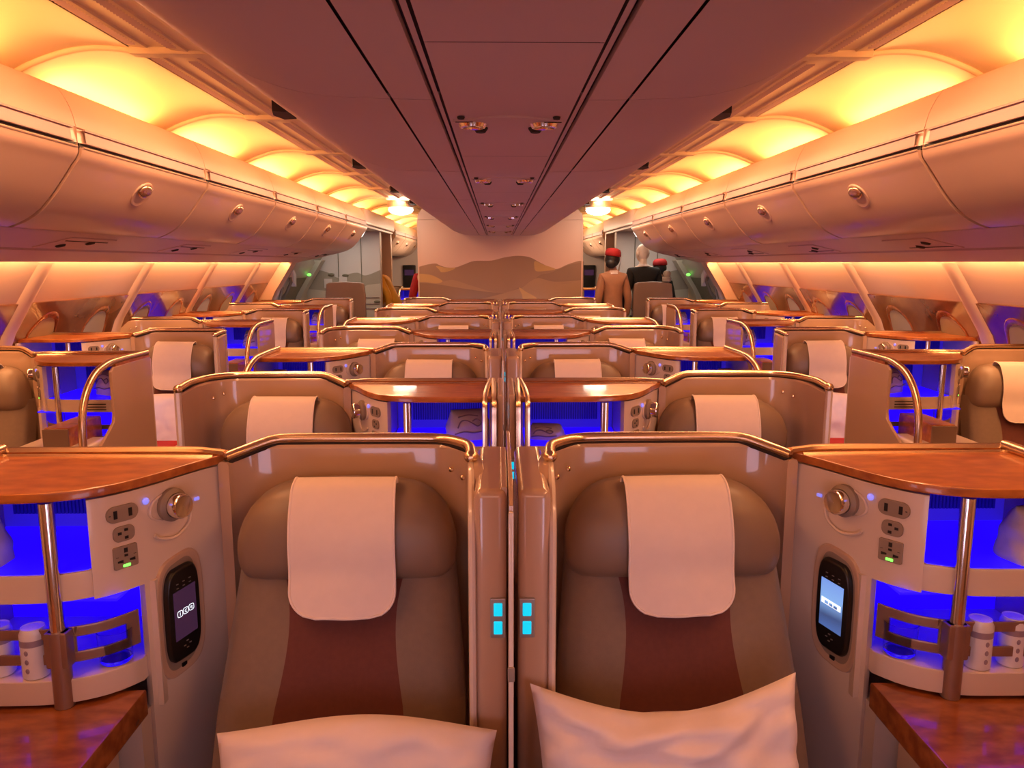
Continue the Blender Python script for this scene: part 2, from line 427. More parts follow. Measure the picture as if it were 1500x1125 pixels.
# dark outlets at the belly edge, and slatted grilles in the band
for s, side in ((-1, 'left'), (1, 'right')):
    pr = None
    for i, y in enumerate((3.95, 6.02, 8.05, 9.75)):
        lab = 'dark wedge-shaped outlet at the %s ceiling edge, %s along' % (side, ORD[i])
        if pr is None:
            m = MB(Matrix.Translation((0, 0, 0)))
            m.prism([(s * 1.035, -.09), (s * 1.035, .09), (s * 1.10, .11), (s * 1.125, 0), (s * 1.10, -.11)], 2.335, 2.386)
            pr = t = tag(link('ceiling_outlet', m.mesh('ceiling_outlet', ['dark']), None, (0, y, -.02)), lab, 'vent', 'dark outlets at the ceiling edge')
        else:
            t = copy_tree(pr); t.location.y = y; t['label'] = lab
    pr = None
    for i, k in enumerate(range(-1, 6)):
        y = P0 + PT * k
        lab = 'slatted air grille in the %s ceiling band, %s from the front' % (side, ORD[i])
        if pr is None:
            pr = t = thing('air_grille', lab, 'vent', (0, y, 0), 'air grilles beside the ceiling')
            for xx, z in ((1.235, 2.392), (1.385, 2.404)):
                m = MB()
                for j in range(56):
                    yy = .10 + j * .0208
                    m.add([(s * (xx - .019), yy, z - .001), (s * (xx + .019), yy, z + .001), (s * (xx + .019), yy + .008, z - .005), (s * (xx - .019), yy + .008, z - .007)], [(0, 1, 2, 3)])
                link('slat_row', m.mesh('slat_row', ['psu']), t)
        else:
            t = copy_tree(pr); t.location.y = y; t['label'] = lab

# ---- side walls
WP = [(2.62, 1.70), (2.68, 1.60), (2.745, 1.50), (2.835, 1.36), (2.955, 1.17), (3.04, .95), (3.09, .65), (3.07, .3), (3.0, 0)]
WEND = 9.55
def wx(z):
    for (x0, z0), (x1, z1) in zip(WP[:-1], WP[1:]):
        if z1 <= z <= z0: return x0 + (x1 - x0) * (z0 - z) / (z0 - z1)
    return WP[-1][0]
wn = 0
for s, side in ((-1, 'left'), (1, 'right')):
    m = MB(); q = catmull(WP, 3); n = len(q)
    m.add([(s * p.x, y, p.y) for y in (-1.5, WEND) for p in q], [(i, i + 1, n + i + 1, n + i) for i in range(n - 1)])
    m.add([(s * (p.x), y, p.y) for y in (WEND, YEND) for p in q], [(i, i + 1, n + i + 1, n + i) for i in range(n - 1)], 1)
    m.add([(s * 2.62, -1.5, 1.70), (s * 2.62, YEND, 1.70), (s * 2.3, YEND, 2.3), (s * 2.3, -1.5, 2.3)], [(0, 1, 2, 3)])
    m.add([(s * 2.3, -1.5, 2.3), (s * 2.3, YEND, 2.3), (s * 1.9, YEND, 2.6), (s * 1.9, -1.5, 2.6)], [(0, 1, 2, 3)])
    m.add([(s * 1.9, -1.5, 2.6), (s * 1.9, YEND, 2.6), (0, YEND, 2.6), (0, -1.5, 2.6)], [(0, 1, 2, 3)])
    struct('wall_' + side, m, ['wall', 'doorgrey'])
    ribs = [P0 - .13 + PT * k + .25 for k in range(-1, 6)]
    ribs = [4.62 + PT * k for k in range(-3, 4)]
    # ribs between the window bays
    rm = MB()
    for y in ribs:
        zz = [1.60 - .06 * j for j in range(11)]
        vs = []
        for z in zz:
            x = wx(z)
            for dy, dx in ((-.075, .005), (-.055, -.022), (-.02, -.03), (.02, -.03), (.055, -.022), (.075, .005)): vs.append((s * (x + dx), y + dy, z))
        rm.add(vs, [(j * 6 + a, j * 6 + a + 1, (j + 1) * 6 + a + 1, (j + 1) * 6 + a) for j in range(len(zz) - 1) for a in range(5)])
    struct('trim_%d' % (5 if s < 0 else 6), rm, ['wall'])
    # polished window panels with the windows in them
    for a, b2 in zip(ribs[:-1] + [ribs[-1]], ribs[1:] + [WEND + .02]):
        if b2 - a < .4: pass
        wn += 1
        t = link('window_%d' % wn, None, None, (0, 0, 0)); t['kind'] = 'structure'
        y0, y1 = a + .06, b2 - .06
        m = MB()
        zz = [1.362, 1.30, 1.24, 1.17, 1.10, 1.0, .9, .8]
        m.add([(s * (wx(z) - .012), y, z) for z in zz for y in (y0, y1)], [(2 * j, 2 * j + 1, 2 * j + 3, 2 * j + 2) for j in range(len(zz) - 1)])
        m.add([(s * (wx(1.362) - .012), y0, 1.362), (s * (wx(1.362) - .012), y1, 1.362), (s * wx(1.362), y1, 1.366), (s * wx(1.362), y0, 1.366)], [(0, 1, 2, 3)])
        link('window_panel', m.mesh('window_panel', ['wallgloss']), t)
        cs = ((y0 + y1) / 2 - .33, (y0 + y1) / 2 + .33) if y1 - y0 > .9 else ((y0 + y1) / 2,)
        for yc in cs:
            m = MB(); ring = []; N = 28
            for j in range(N):
                an = 2 * PI * j / N
                cy, cz = math.cos(an), math.sin(an)
                for r_, dx in ((1.16, -.0125), (1.10, -.018), (1.0, -.016), (.96, -.0125)):
                    z = 1.07 + .195 * r_ * math.copysign(abs(cz) ** .9, cz)
                    ring.append((s * (wx(z) + dx), yc + .15 * r_ * math.copysign(abs(cy) ** .9, cy), z))
            m.add(ring, [(j * 4 + k, j * 4 + k + 1, ((j + 1) % N) * 4 + k + 1, ((j + 1) % N) * 4 + k) for j in range(N) for k in range(3)])
            fr = link('window_frame', m.mesh('window_frame', ['wood_dark']), t)
            pv = [ring[j * 4 + 3] for j in range(N)]
            m = MB(); m.add(pv, [list(range(N))]); link('window_shade', m.mesh('window_shade', ['shade']), fr)
    # end panel between wall and door zone
    m = MB(); pts = [(s * (p.x + .02), p.y) for p in q] + [(s * 2.72, 0.0), (s * 2.58, 1.17), (s * 2.50, 1.4), (s * 2.40, 1.72)]
# back wall behind the photographer, far wall
m = MB().box(-3.2, 3.2, -1.56, -1.5, 0, 2.6); struct('wall_back', m, ['wall'])
m = MB().box(-3.2, 3.2, YEND, YEND + .06, 0, 2.6); struct('wall_far', m, ['monument'])

# low partition in front of the first row, with the two front monitors
m = MB().box(-1.25, 1.25, .66, .72, 0, .96, .015); struct('wall_low_partition', m, ['shell'])
for s in (-1, 1):
    t = thing('partition_monitor', 'lit seat monitor on the low front partition facing the front %s seat' % ('left' if s < 0 else 'right'), 'screen', (s * .39, .72, .70))
    link('monitor', MB().box(-.205, .205, .001, .02, -.01, .25, .008).mesh('monitor', ['black']), t)
    tag(link('display', MB().box(-.188, .188, .0195, .0215, .01, .23).mesh('display', ['screen_white']), t), 'pale lit screen', None)

# ---- mural bulkhead
m = MB()
XB0, XB1 = -1.085, 1.105
m.box(XB0, XB1, YB, YB + .06, 0, 2.17, .01)
m.box(XB0 - .004, XB0 + .014, YB - .006, YB, 0, 2.17)
m.box(XB1 - .014, XB1 + .004, YB - .006, YB, 0, 2.17)
m.prism([(XB0, 2.17), (XB0 + .01, 2.24), (-.98, 2.36), (.98, 2.36), (XB1 - .01, 2.24), (XB1, 2.17)], YB - .004, YB + .06, 'y')
def PX(x): return (x - 731.8) * YB / 1127 * .999
def PZ(y): return 1.6 + (385 - y) * YB / 1127
def layer(pts, d, mi):
    """pts are mural outlines in picture-of-the-mural units"""
    q = catmull([(PX(a), PZ(b)) for a, b in pts], 5)
    m.prism([(p.x, p.y) for p in q] + [(PX(pts[-1][0]), .02), (PX(pts[0][0]), .02)], YB - .0015 - d * .0008, YB + .001, 'y', mi=mi)
def blob(pts, d, mi):
    q = catmull([(PX(a), PZ(b)) for a, b in pts], 4, True)
    m.prism([(p.x, p.y) for p in q], YB - .0015 - d * .0008, YB + .001, 'y', mi=mi)
layer([(614, 390.5), (627, 387), (639, 385.5), (645, 388), (655, 391), (668, 391), (680, 387), (695, 382), (720, 381.3), (738, 377), (757, 374.5), (775, 376.5), (790, 384), (803, 390), (815, 393.2), (830, 387), (846, 382), (853.5, 382.3)], 1, 1)
blob([(640, 389), (655, 391.5), (668, 391.5), (660, 396), (648, 398), (644, 394)], 2, 3)
blob([(783, 382), (795, 387), (813, 393.5), (800, 396), (785, 396.5), (782, 390)], 2, 3)
layer([(780, 412), (790, 402), (805, 399), (820, 392.5), (835, 387), (853.5, 384)], 2, 4)
layer([(614, 400.5), (630, 401.5), (640, 405), (650, 411), (664, 409), (690, 417), (730, 428), (760, 424), (775, 412), (787, 406.5), (797, 408.5), (810, 411.5), (830, 411.3), (853.5, 409)], 3, 2)
blob([(614, 400.7), (630, 401.5), (640, 405), (649, 411), (640, 414), (625, 412), (614, 411)], 4, 3)
layer([(614, 413), (640, 415), (690, 423), (740, 428), (760, 420), (800, 414), (853.5, 413)], 4, 4)
layer([(690, 440), (735, 429), (765, 419.5), (775, 412), (787, 407.5), (797, 410), (810, 413), (830, 414), (853.5, 411)], 5, 2)
blob([(760, 420), (770, 426), (786, 436), (768, 440), (764, 430)], 6, 3)
struct('wall_mural', m, ['mural_sky', 'dune_a', 'dune_b', 'dune_c', 'dune_d'])

# ---- door zone: soffits, monuments, doors
for s, side in ((-1, 'left'), (1, 'right')):
    yb = P0 + PT * 6
    m = MB(); lo, hi = sorted((s * 1.72, s * 2.7))
    m.box(lo, hi, yb, 12.7, 2.06, 2.10)
    lo, hi = sorted((s * 1.69, s * 1.80)); m.box(lo, hi, yb, 12.7, 2.085, 2.29, .03)
    struct('trim_%d' % (7 if s < 0 else 8), m, ['bin'])
    # galley monument with the dune print
    t = link('wall_monument_' + side, None, None, (0, 0, 0)); t['kind'] = 'structure'
    x0, x1 = (-2.85, -1.77) if s < 0 else (1.74, 2.85)
    link('cabinet_wall', MB().box(x0, x1, 11.62, 11.78, 0, 2.06, .012).mesh('cabinet_wall', ['monument']), t)
    lo, hi = (-2.02, -1.74) if s < 0 else (1.72, 2.02)
    link('corner_post', MB().box(lo, hi, 12.60, 12.71, 0, 2.08, .01).mesh('corner_post', ['bin']), t)
    m = MB()
    q = catmull([(a, b) for a, b in ((0, 1.50), (.22, 1.42), (.34, 1.46), (.47, 1.44), (.62, 1.38), (.80, 1.47), (.98, 1.50), (1.10, 1.44))], 5)
    fx = (lambda a: -1.772 - a) if s < 0 else (lambda a: 1.742 + a)
    m.prism([(fx(p.x), p.y) for p in q] + [(fx(1.10), .02), (fx(0), .02)], 11.612, 11.62, 'y', mi=0)
    m.prism([(fx(0), 1.30), (fx(.20), 1.28), (fx(.33), 1.20), (fx(.5), 1.16), (fx(1.1), 1.22), (fx(1.1), .02), (fx(0), .02)], 11.608, 11.62, 'y', mi=1)
    link('dune_print', m.mesh('dune_print', ['mon_dune', 'doorgrey']), t)
    m = MB()
    for a in (.28, .62): m.box(fx(a) - .004, fx(a) + .004, 11.604, 11.62, .05, 1.98)
    for z in (1.98,): lo, hi = sorted((fx(.28), fx(.62))); m.box(lo, hi, 11.604, 11.62, z - .004, z + .004)
    lo, hi = sorted((fx(.02), fx(.24)))
    link('door_seam', m.mesh('door_seam', ['doordark']), t)
    for z, hgt in ((1.085, .014), (.99, .014), (.92, .014)):
        link('steel_strip', MB().box(lo, hi, 11.595, 11.62, z, z + hgt, .003).mesh('steel_strip', ['chrome']), t)
    for a, z in ((.52, 1.42), (.73, 1.43), (.06, 1.03)):
        link('latch', MB(Matrix.Translation((fx(a), 11.605, z)) @ Matrix.Rotation(PI / 2, 4, 'X')).ball((0, 0, 0), .05, .022, .014).mesh('latch', ['doordark']), t)
    for a, z in ((.56, 1.33), (.78, 1.30)):
        pl = link('placard', MB().box(fx(a) - .06, fx(a) + .06, 11.600, 11.606, z - .07, z + .07, .002).mesh('placard', ['monument']), t)
    # passenger door in the side wall
    t = link('door_%d' % (1 if s < 0 else 2), None, None, (0, 0, 0)); t['kind'] = 'structure'
    def strip(m, y0, y1, z0, z1, d0, d1, mi=0, n=8, sk=0):
        vs = []
        for j in range(n + 1):
            z = z0 + (z1 - z0) * j / n; x = wx(z); yy = sk * (1.6 - z)
            vs += [(s * (x - d0), y0 + yy, z), (s * (x - d1), y0 + yy, z), (s * (x - d1), y1 + yy, z), (s * (x - d0), y1 + yy, z)]
        m.add(vs, [(j * 4 + a, j * 4 + a + 1, j * 4 + 5 + a, j * 4 + 4 + a) for j in range(n) for a in range(3)], mi)
    m = MB(); strip(m, 9.56, 9.78, .0, 1.68, -.01, .14)
    link('door_surround', m.mesh('door_surround', ['wall']), t)
    m = MB(); strip(m, 9.85, 10.25, .0, 1.66, -.01, .09); strip(m, 10.40, 11.15, .0, 1.62, -.01, .05); strip(m, 11.25, 11.5, .0, 1.64, -.01, .10)
    link('door_leaf', m.mesh('door_leaf', ['doorgrey']), t)
    m = MB(); strip(m, 10.45, 11.1, .35, 1.40, .05, .07); link('slide_cover', m.mesh('slide_cover', ['doordark']), t)
    m = MB()
    zc = 1.32
    def dp(y, z, d): return (s * (wx(z) - d), y, z)
    m.tube([dp(10.0, 1.42, .11), dp(10.0, 1.36, .16), dp(10.05, 1.22, .17), dp(10.12, 1.14, .13)], .02, 8)
    m.tube([dp(9.83, 1.30, .13), dp(9.88, 1.12, .17), dp(9.90, 1.02, .13)], .018, 8)
    link('door_handle', m.mesh('door_handle', ['doordark']), t)
    m = MB(); m.prism([(10.02, 1.54), (10.16, 1.45), (10.14, 1.30), (10.02, 1.36)], s * wx(1.42) - s * .15, s * wx(1.42) - s * .09, 'x')
    link('handle_cover', m.mesh('handle_cover', ['monument']), t)
    link('door_light', MB().ball(dp(11.0, 1.44, .10), .03, .03, .02).mesh('door_light', ['green_led']), t)

# ---- ceiling lamps in the doorway and attendant seat backs
for s, side in ((-1, 'left'), (1, 'right')):
    t = thing('doorway_lamp', 'bright white ceiling lamp above the %s aisle by the mural wall' % side, 'lamp', (s * 1.24, 9.9, 2.26), 'white doorway lamps')
    link('lamp_glass', MB().ball((0, 0, 0), .155, .20, .062, 20, 10).mesh('lamp_glass', ['lamp_white']), t)
    link('lamp_rim', MB().lathe([(.15, .02), (.165, .03), (.165, .10)], n=24, sy=1.25).mesh('lamp_rim', ['cove']), t)
    m = MB(); x = s * 2.02
    m.prism([(x - .262, 0), (x - .262, 1.18), (x - .245, 1.33), (x - .20, 1.352), (x, 1.362), (x + .20, 1.352), (x + .245, 1.33), (x + .262, 1.18), (x + .262, 0)], 10.15, 10.22, 'y', bev=.02)
    tag(link('attendant_seat_back', m.mesh('attendant_seat_back', ['leather'])), 'tall brown rounded seat back by the %s door' % side, 'seat')

# ================================================================== SEATS
def cushion(m, outline, prof, yoff=None, mi=None):
    """closed (x,z) outline swept through rings (scale, y) -> a padded shape; last ring closes on the centre"""
    N = len(outline); cx = sum(p[0] for p in outline) / N; cz = sum(p[1] for p in outline) / N
    vs = []; fs = []
    for s_, y in prof:
        for x, z in outline:
            zz = cz + (z - cz) * s_; vs.append((cx + (x - cx) * s_, y + (yoff(zz) if yoff else 0), zz))
    for r in range(len(prof) - 1):
        for k in range(N): fs.append((r * N + k, r * N + (k + 1) % N, (r + 1) * N + (k + 1) % N, (r + 1) * N + k))
    fs.append(tuple((len(prof) - 1) * N + k for k in range(N)))
    fs.append(tuple(range(N)))
    return m.add(vs, fs, mi)

def seat_meshes(H, SW, hc, inner, HW=.247):
    R = {}
    pil = inner == 'pillar'
    x0 = .040 if pil else .014; yt = -.37 if pil else -.29
    path = [(x0 - .002, yt), (x0 + .002, yt * .6), (x0 + .010, -.13), (x0 + .028, -.055), (x0 + .075, -.014), (x0 + .13, -.004), (SW * .5, -.002), (SW - .15, -.004), (SW - .085, -.010), (SW - .045, -.026), (SW - .022, -.050), (SW - .016, -.075)]
    q = catmull([(a, b, 0) for a, b in path], 4); pts = [(p.x, p.y) for p in q]
    def top(t):
        z = 1.152
        if t > .80: z -= .026 * min(1, (t - .80) / .16)
        if t < .10: z -= .01 * (1 - t / .10) + (.10 * (1 - t / .10) ** 3 if pil else 0)
        return z
    m = MB(); m.wall(pts, .028, .01, top, side=-1); R['shell'] = m.mesh('shell', ['shell'], H)
    # rail
    a0 = 0
    if pil:
        rp = [(x0 + .006, -.165, 1.160), (x0 + .008, -.12, 1.163), (x0 + .022, -.058, 1.164), (x0 + .075, -.004, 1.165), (x0 + .14, .008, 1.166)]
    else:
        rp = [(x0 - .010, -.30, 1.158), (x0 - .010, -.20, 1.166), (x0 - .006, -.11, 1.163), (x0 + .022, -.045, 1.164), (x0 + .075, -.002, 1.165), (x0 + .14, .008, 1.166)]
    rp += [(SW * .5, .010, 1.166), (SW - .15, .008, 1.166), (SW - .095, -.002, 1.162), (SW - .04, -.035, 1.146), (SW - .006, -.065, 1.136)]
    q = catmull(rp, 5)
    m = MB(); m.tube(q, .0135, 10, flat=.9)
    m.ball(q[0], .017, .017, .015, 10, 8)
    m.tube([p + Vector((0, 0, -.014)) for p in q[2:]], .007, 6, mi=1)
    R['rail'] = m.mesh('rail', ['rail', 'dark'], H)
    # pillar
    if pil:
        m = MB(); m.box(-.034, .034, -.385, .01, .01, 1.146, .018, 3); R['pillar'] = m.mesh('pillar', ['shell'], H)
        m = MB(); m.tube(catmull([(.046, -.17, 1.144), (.042, -.27, 1.136), (.039, -.355, 1.095), (.038, -.380, 1.02), (.038, -.383, .85), (.038, -.383, .5), (.038, -.383, .05)], 5), .008, 8)
        R['edge_trim'] = m.mesh('edge_trim', ['shell_light'], H)
        m = MB(); m.box(-.031, .001, -.392, -.383, .830, .916, .002); R['button_panel'] = m.mesh('button_panel', ['silver'], H)
        for z in (.853, .893):
            m = MB(); m.box(-.024, -.006, -.395, -.390, z - .014, z + .014, .0018); R.setdefault('buttons', []).append(m.mesh('button', ['cyan_led'], H))
    else:
        m = MB(); m.tube([(x0 - .013, -.298, 1.145), (x0 - .013, -.298, .6), (x0 - .013, -.298, .05)], .013, 8, flat=1.2); R['edge_trim'] = m.mesh('edge_trim', ['shell_light'], H)
    # reading spots on the shell corner
    m = MB()
    cxs = x0 + .045
    for k in range(2): m.ball((x0 + .030 + .03 * k, -.075 + .030 * k, 1.085 + .012 * k), .007, .007, .007, 8, 6)
    R['stud'] = m.mesh('stud', ['rail'], H)
    # headrest
    W = HW
    ol = [(-W * .86, .866), (-W * .97, .885), (-W, .925), (-W * .985, .975), (-W * .90, 1.03), (-W * .74, 1.066), (-W * .5, 1.084), (0, 1.09), (W * .5, 1.084), (W * .74, 1.066), (W * .90, 1.03), (W * .985, .975), (W, .925), (W * .97, .885), (W * .86, .866), (W * .5, .862), (0, .860), (-W * .5, .862)]
    q = catmull([(x + hc, z - .006, 0) for x, z in ol], 3, True)
    def yo(z): return .05 * max(0, (z - .95) / .14) ** 2 + .02 * max(0, (.92 - z) / .06) ** 2
    m = MB(); cushion(m, [(p.x, p.y) for p in q], [(.94, -.07), (1.0, -.09), (1.0, -.125), (.985, -.155), (.94, -.178), (.85, -.192), (.65, -.199), (.35, -.203), (.1, -.204)], yo)
    R['headrest'] = m.mesh('headrest', ['leather'], H, 60)
    # backrest with the dark red centre strip
    def by(z): return -.155 - .42 * (.90 - z) - .12 * max(0, .62 - z)
    def edge(z): return .252 + .03 * min(1, max(0, (.90 - z) / .3))
    def strip(z):
        t = (.90 - z) / .30
        return .146 - .024 * math.sin(PI * min(1, max(0, t)) ** .8) if t < 1 else .146
    zs = [.92 - .0235 * j for j in range(20)]
    def panel(lo, hi, off=0, th=.07):
        m = MB(); nu = 8
        def fn(u, v):
            z = .92 + (.45 - .92) * v; a, b = lo(z), hi(z); x = a + (b - a) * u
            r = abs(x) / edge(z); y = by(z) + .03 * max(0, r - .82) / .18 * (r ** 4) - .012 * math.sin(PI * min(1, r)) ** 2
            return (hc + x, y - off, z)
        m.grid(fn, nu, 20)
        def fb(u, v):
            p = fn(u, v); return (p[0], p[1] + th, p[2])
        m.grid(lambda u, v: fb(1 - u, v), nu, 20)
        for uu in (0, 1): m.grid(lambda u, v, uu=uu: tuple(Vector(fn(uu, v)).lerp(Vector(fb(uu, v)), u)), 1, 20)
        for vv in (0, 1): m.grid(lambda u, v, vv=vv: tuple(Vector(fn(u, vv)).lerp(Vector(fb(u, vv)), v)), nu, 1)
        return m
    m = panel(lambda z: -edge(z), lambda z: -strip(z)); m2 = panel(lambda z: strip(z), lambda z: edge(z)); m.add(m2.v, m2.f)
    m2 = panel(lambda z: -strip(z) - .002, lambda z: strip(z) + .002, -.01, .06); m.add(m2.v, m2.f)
    R['backrest'] = m.mesh('backrest', ['fabric'], H, 50)
    R['centre_panel'] = panel(lambda z: -strip(z), lambda z: strip(z), .0, .009).mesh('centre_panel', ['maroon'], H, 50)
    m = MB(); m.box(max(.05, hc - .262), min(SW - .012, hc + .262), -1.0, -.40, .21, .335, .04, 3); R['seat_cushion'] = m.mesh('seat_cushion', ['fabric'], H)
    m = MB(); m.box(max(.06, hc - .27), min(SW - .02, hc + .27), -.98, -.03, .01, .21, .02); R['seat_base'] = m.mesh('seat_base', ['shell'], H)
    if not pil:
        m = MB(); m.box(.003, .045, -.98, -.29, .01, .60, .02); R['armrest'] = m.mesh('armrest', ['shell'], H)
    return R

FE = [(0, -.055), (.04, -.12), (.10, -.242), (.155, -.318), (.21, -.355), (.27, -.373), (.35, -.379), (.62, -.379)]
FEQ = catmull([(a, b, 0) for a, b in FE], 10)
def yf(c):
    for p, q in zip(FEQ[:-1], FEQ[1:]):
        if p.x <= c <= q.x: return p.y + (q.y - p.y) * (c - p.x) / max(1e-9, q.x - p.x)
    return -.379
def curve(c0, c1, inset=0, n=24):
    out = []
    for i in range(n + 1):
        c = c0 + (c1 - c0) * i / n; d = .002
        t = Vector((2 * d, yf(min(c + d, .62)) - yf(max(c - d, 0)))).normalized(); nn = Vector((t.y, -t.x))
        out.append((c - nn.x * inset, yf(c) - nn.y * inset))
    return out
def surf(c, inset=.010):
    d = .004; t = Vector((2 * d, yf(c + d) - yf(c - d))).normalized(); nn = Vector((t.y, -t.x))
    return Vector((c - nn.x * inset, yf(c) - nn.y * inset)), t, nn

def console_meshes(H, SW, CW, end, mon):
    R = {}
    R['monitor'] = MB().box(mon - .205, mon + .205, .031, .055, .765, 1.035, .008).mesh('monitor', ['black'], H)
    R['display'] = MB().box(mon - .188, mon + .188, .0545, .0565, .785, 1.015).mesh('display', ['screen_white'], H)
    S = lambda pts: [(SW + a, b) for a, b in pts]
    E_ = CW - .012
    m = MB(); m.prism(S(curve(0, CW, 0, 40)) + S([(CW, -.03), (.0, -.015)]), 1.119, 1.140, bev=.004); R['table_top'] = m.mesh('table_top', ['wood'], H)
    # lip of paler metal along the back
    m = MB(); m.tube(catmull([(SW - .008, -.062, 1.144), (SW + .03, -.045, 1.144), (SW + .10, -.030, 1.145), (SW + CW * .6, -.028, 1.145), (SW + CW - .02, -.03, 1.145)], 5), .0125, 8, flat=.8)
    m.tube([(SW + .02, -.075, 1.140), (SW + CW - .02, -.058, 1.140)], .005, 6)
    R['top_rail'] = m.mesh('top_rail', ['rail'], H)
    # carcass: back wall, shelf edges, lower lip
    m = MB()
    m.box(SW - .005, SW + CW, -.045, -.005, .01, 1.114, .004)
    m.prism(S(curve(.14, E_, .018)) + S([(E_, -.04), (.14, -.04)]), .897, .958, bev=.003)
    m.prism(S(curve(.12, E_, .012)) + S([(E_, -.04), (.12, -.04)]), .672, .726, bev=.003)
    m.box(SW + .13, SW + E_, -.30, -.04, .01, .60)
    R['carcass'] = m.mesh('carcass', ['shell_light'], H)
    m = MB(); m.prism(S(curve(.19, E_ - .004, .026)) + S([(E_ - .004, -.05), (.19, -.05)]), .957, .960); R['upper_glow'] = m.mesh('upper_glow', ['blue_glow'], H)  # blue LED light on the white shelf floor, put in as emission
    m = MB(); m.box(SW + .19, SW + E_, -.052, -.046, .958, 1.114); R['upper_back'] = m.mesh('upper_back', ['blue_dim'], H)
    m = MB(); m.box(SW + .12, SW + E_, -.056, -.046, .726, .897); R['lower_back'] = m.mesh('lower_back', ['blue_glow'], H)
    m = MB(); m.box(SW + .145, SW + .40 * CW, -.12, -.115, .80, .893); m.box(SW + .60 * CW, SW + E_, -.20, -.195, .80, .893); 
    m = MB(); m.box(SW + .145, SW + E_, -.33, -.056, .890, .896); R['shelf_light'] = m.mesh('shelf_light', ['blue_glow'], H)
    m = MB()
    n = int((E_ - .27) / .009)
    for j in range(n): m.box(SW + .25 + j * .009, SW + .2555 + j * .009, -.062, -.052, .995, 1.11)
    R['louvre'] = m.mesh('louvre', ['blue_rib'], H)
    # control panel on the curve
    m = MB(); m.wall(S(curve(0.0, .112, .008)), .02, .01, 1.114, .001, side=-1); m.wall(S(curve(.112, .185, .008)), .02, .897, 1.114, .001, side=-1)
    p, t, nn = surf(.185, .012); m.box(SW + .173, SW + .187, p.y + .008, -.04, .90, 1.114)
    p, t, nn = surf(.112, .012); m.box(SW + .100, SW + .114, p.y + .008, -.04, .60, .90)
    R['control_panel'] = m.mesh('control_panel', ['shell_light'], H)
    # socket plates
    R['sockets'] = []
    def onp(c): 
        p, t, nn = surf(c, .008); return frame((SW + p.x, p.y, 0), t, nn)
    for kind, z, w, h in (('usb', 1.071, .068, .036), ('jack', 1.026, .046, .034), ('mains', .974, .052, .050)):
        m = MB(onp(.134)); m.prism(rrect(w, h, {'usb': .0165, 'jack': .013, 'mains': .004}[kind], z), -.004, .004, 'y', bev=.0012)
        if kind == 'usb':
            for x in (-.016, .016): m.box(x - .004, x + .004, .003, .0046, z - .009, z + .009, mi=1)
            m.box(.026, .030, .003, .0044, z - .001, z + .001, mi=1)
        elif kind == 'jack':
            for x, dz in ((-.004, .008), (-.004, -.009), (.010, .002)): m.box(x - .004, x + .004, .003, .0046, z + dz - .003, z + dz + .003, mi=1)
        else:
            m.box(-.004, .004, .003, .0046, z + .010, z + .020, mi=1); m.box(-.004, .004, .003, .0046, z + .001, z + .006, mi=1)
            for x in (-.013, .013): m.prism([(x - .006, z - .012), (x + .006, z - .010), (x + .006, z - .006), (x - .006, z - .005)], .003, .0046, 'y', mi=1)
            for x in (-.019, .019): m.box(x - .003, x + .003, .003, .0044, z + .002, z + .003, mi=1)
        me = m.mesh('socket', ['plate', 'black'], H); led = None
        if kind == 'mains':
            m = MB(onp(.134)); m.box(-.008, .008, .003, .0055, z - .022, z - .016, .001); led = m.mesh('indicator_light', ['green_led'], H)
        R['sockets'].append((me, led))
    # lamp knob in a dished recess
    m = MB(onp(.074)); q = catmull([(-.060, 1.028, 0), (-.046, 1.058, 0), (-.017, 1.084, 0), (.017, 1.090, 0), (.050, 1.076, 0), (.060, 1.050, 0), (.040, 1.031, 0), (.0, 1.022, 0)], 5, True)
    cushion(m, [(p.x, p.y) for p in q], [(1, -.004), (1.0, .003), (.93, .005), (.86, .0025), (.5, .0015)])
    R['lamp_recess'] = m.mesh('lamp_recess', ['shell_light'], H)
    M = onp(.074) @ Matrix.Translation((-.0, .008, 1.058)) @ Matrix.Rotation(-PI / 2, 4, 'X')
    m = MB(M); m.lathe([(.038, -.006), (.038, .004), (.029, .010), (.029, .013)], n=24); R['lamp_ring'] = m.mesh('lamp_ring', ['plate'], H)
    m = MB(M); m.lathe([(.028, .006), (.0285, .030), (.025, .036), (.019, .034), (.001, .033)], n=24); R['lamp'] = m.mesh('reading_lamp', ['chrome'], H)
    m = MB(onp(.104)); m.ball((.0, .004, 1.084), .008, .005, .008, 10, 8); R['call_button'] = m.mesh('call_button', ['lilac_led'], H)
    m = MB(onp(.032)); m.box(.014, .028, .001, .0055, 1.046, 1.054, .002); R['switch'] = m.mesh('switch', ['lilac_led'], H)
    # moulded dish below the lamp
    m = MB(onp(.074)); m.tube(catmull([(-.055, .003, 1.024), (-.044, .004, .998), (-.005, .005, .980), (.034, .004, .988), (.050, .003, 1.000)], 5), .004, 6); R['dish_edge'] = m.mesh('dish_edge', ['shell_light'], H)
    # handset cradle: rounded recess frame
    m = MB(onp(.071)); N = 40; vs = []
    for j in range(N):
        a = 2 * PI * j / N; ca, sa = math.cos(a), math.sin(a)
        X = math.copysign(abs(ca) ** .55, ca); Z = math.copysign(abs(sa) ** .55, sa)
        sk = .010 * Z
        for r_, d in ((1.0, -.002), (.97, .006), (.90, .007), (.80, .002)):
            w, h = .070, .146
            vs.append((X * (w - (1 - r_) * .09) + sk * 0, d, .792 + Z * (h - (1 - r_) * .09) - X * .012))
    m.add(vs, [(j * 4 + k, j * 4 + k + 1, ((j + 1) % N) * 4 + k + 1, ((j + 1) % N) * 4 + k) for j in range(N) for k in range(3)], 0)
    m.add([vs[j * 4 + 3] for j in range(N)], [list(range(N))], 1)
    m.box(-.008, .008, -.001, .004, .658, .670, .002, mi=2)
    R['cradle'] = m.mesh('handset_cradle', ['shell', 'plate', 'black'], H)
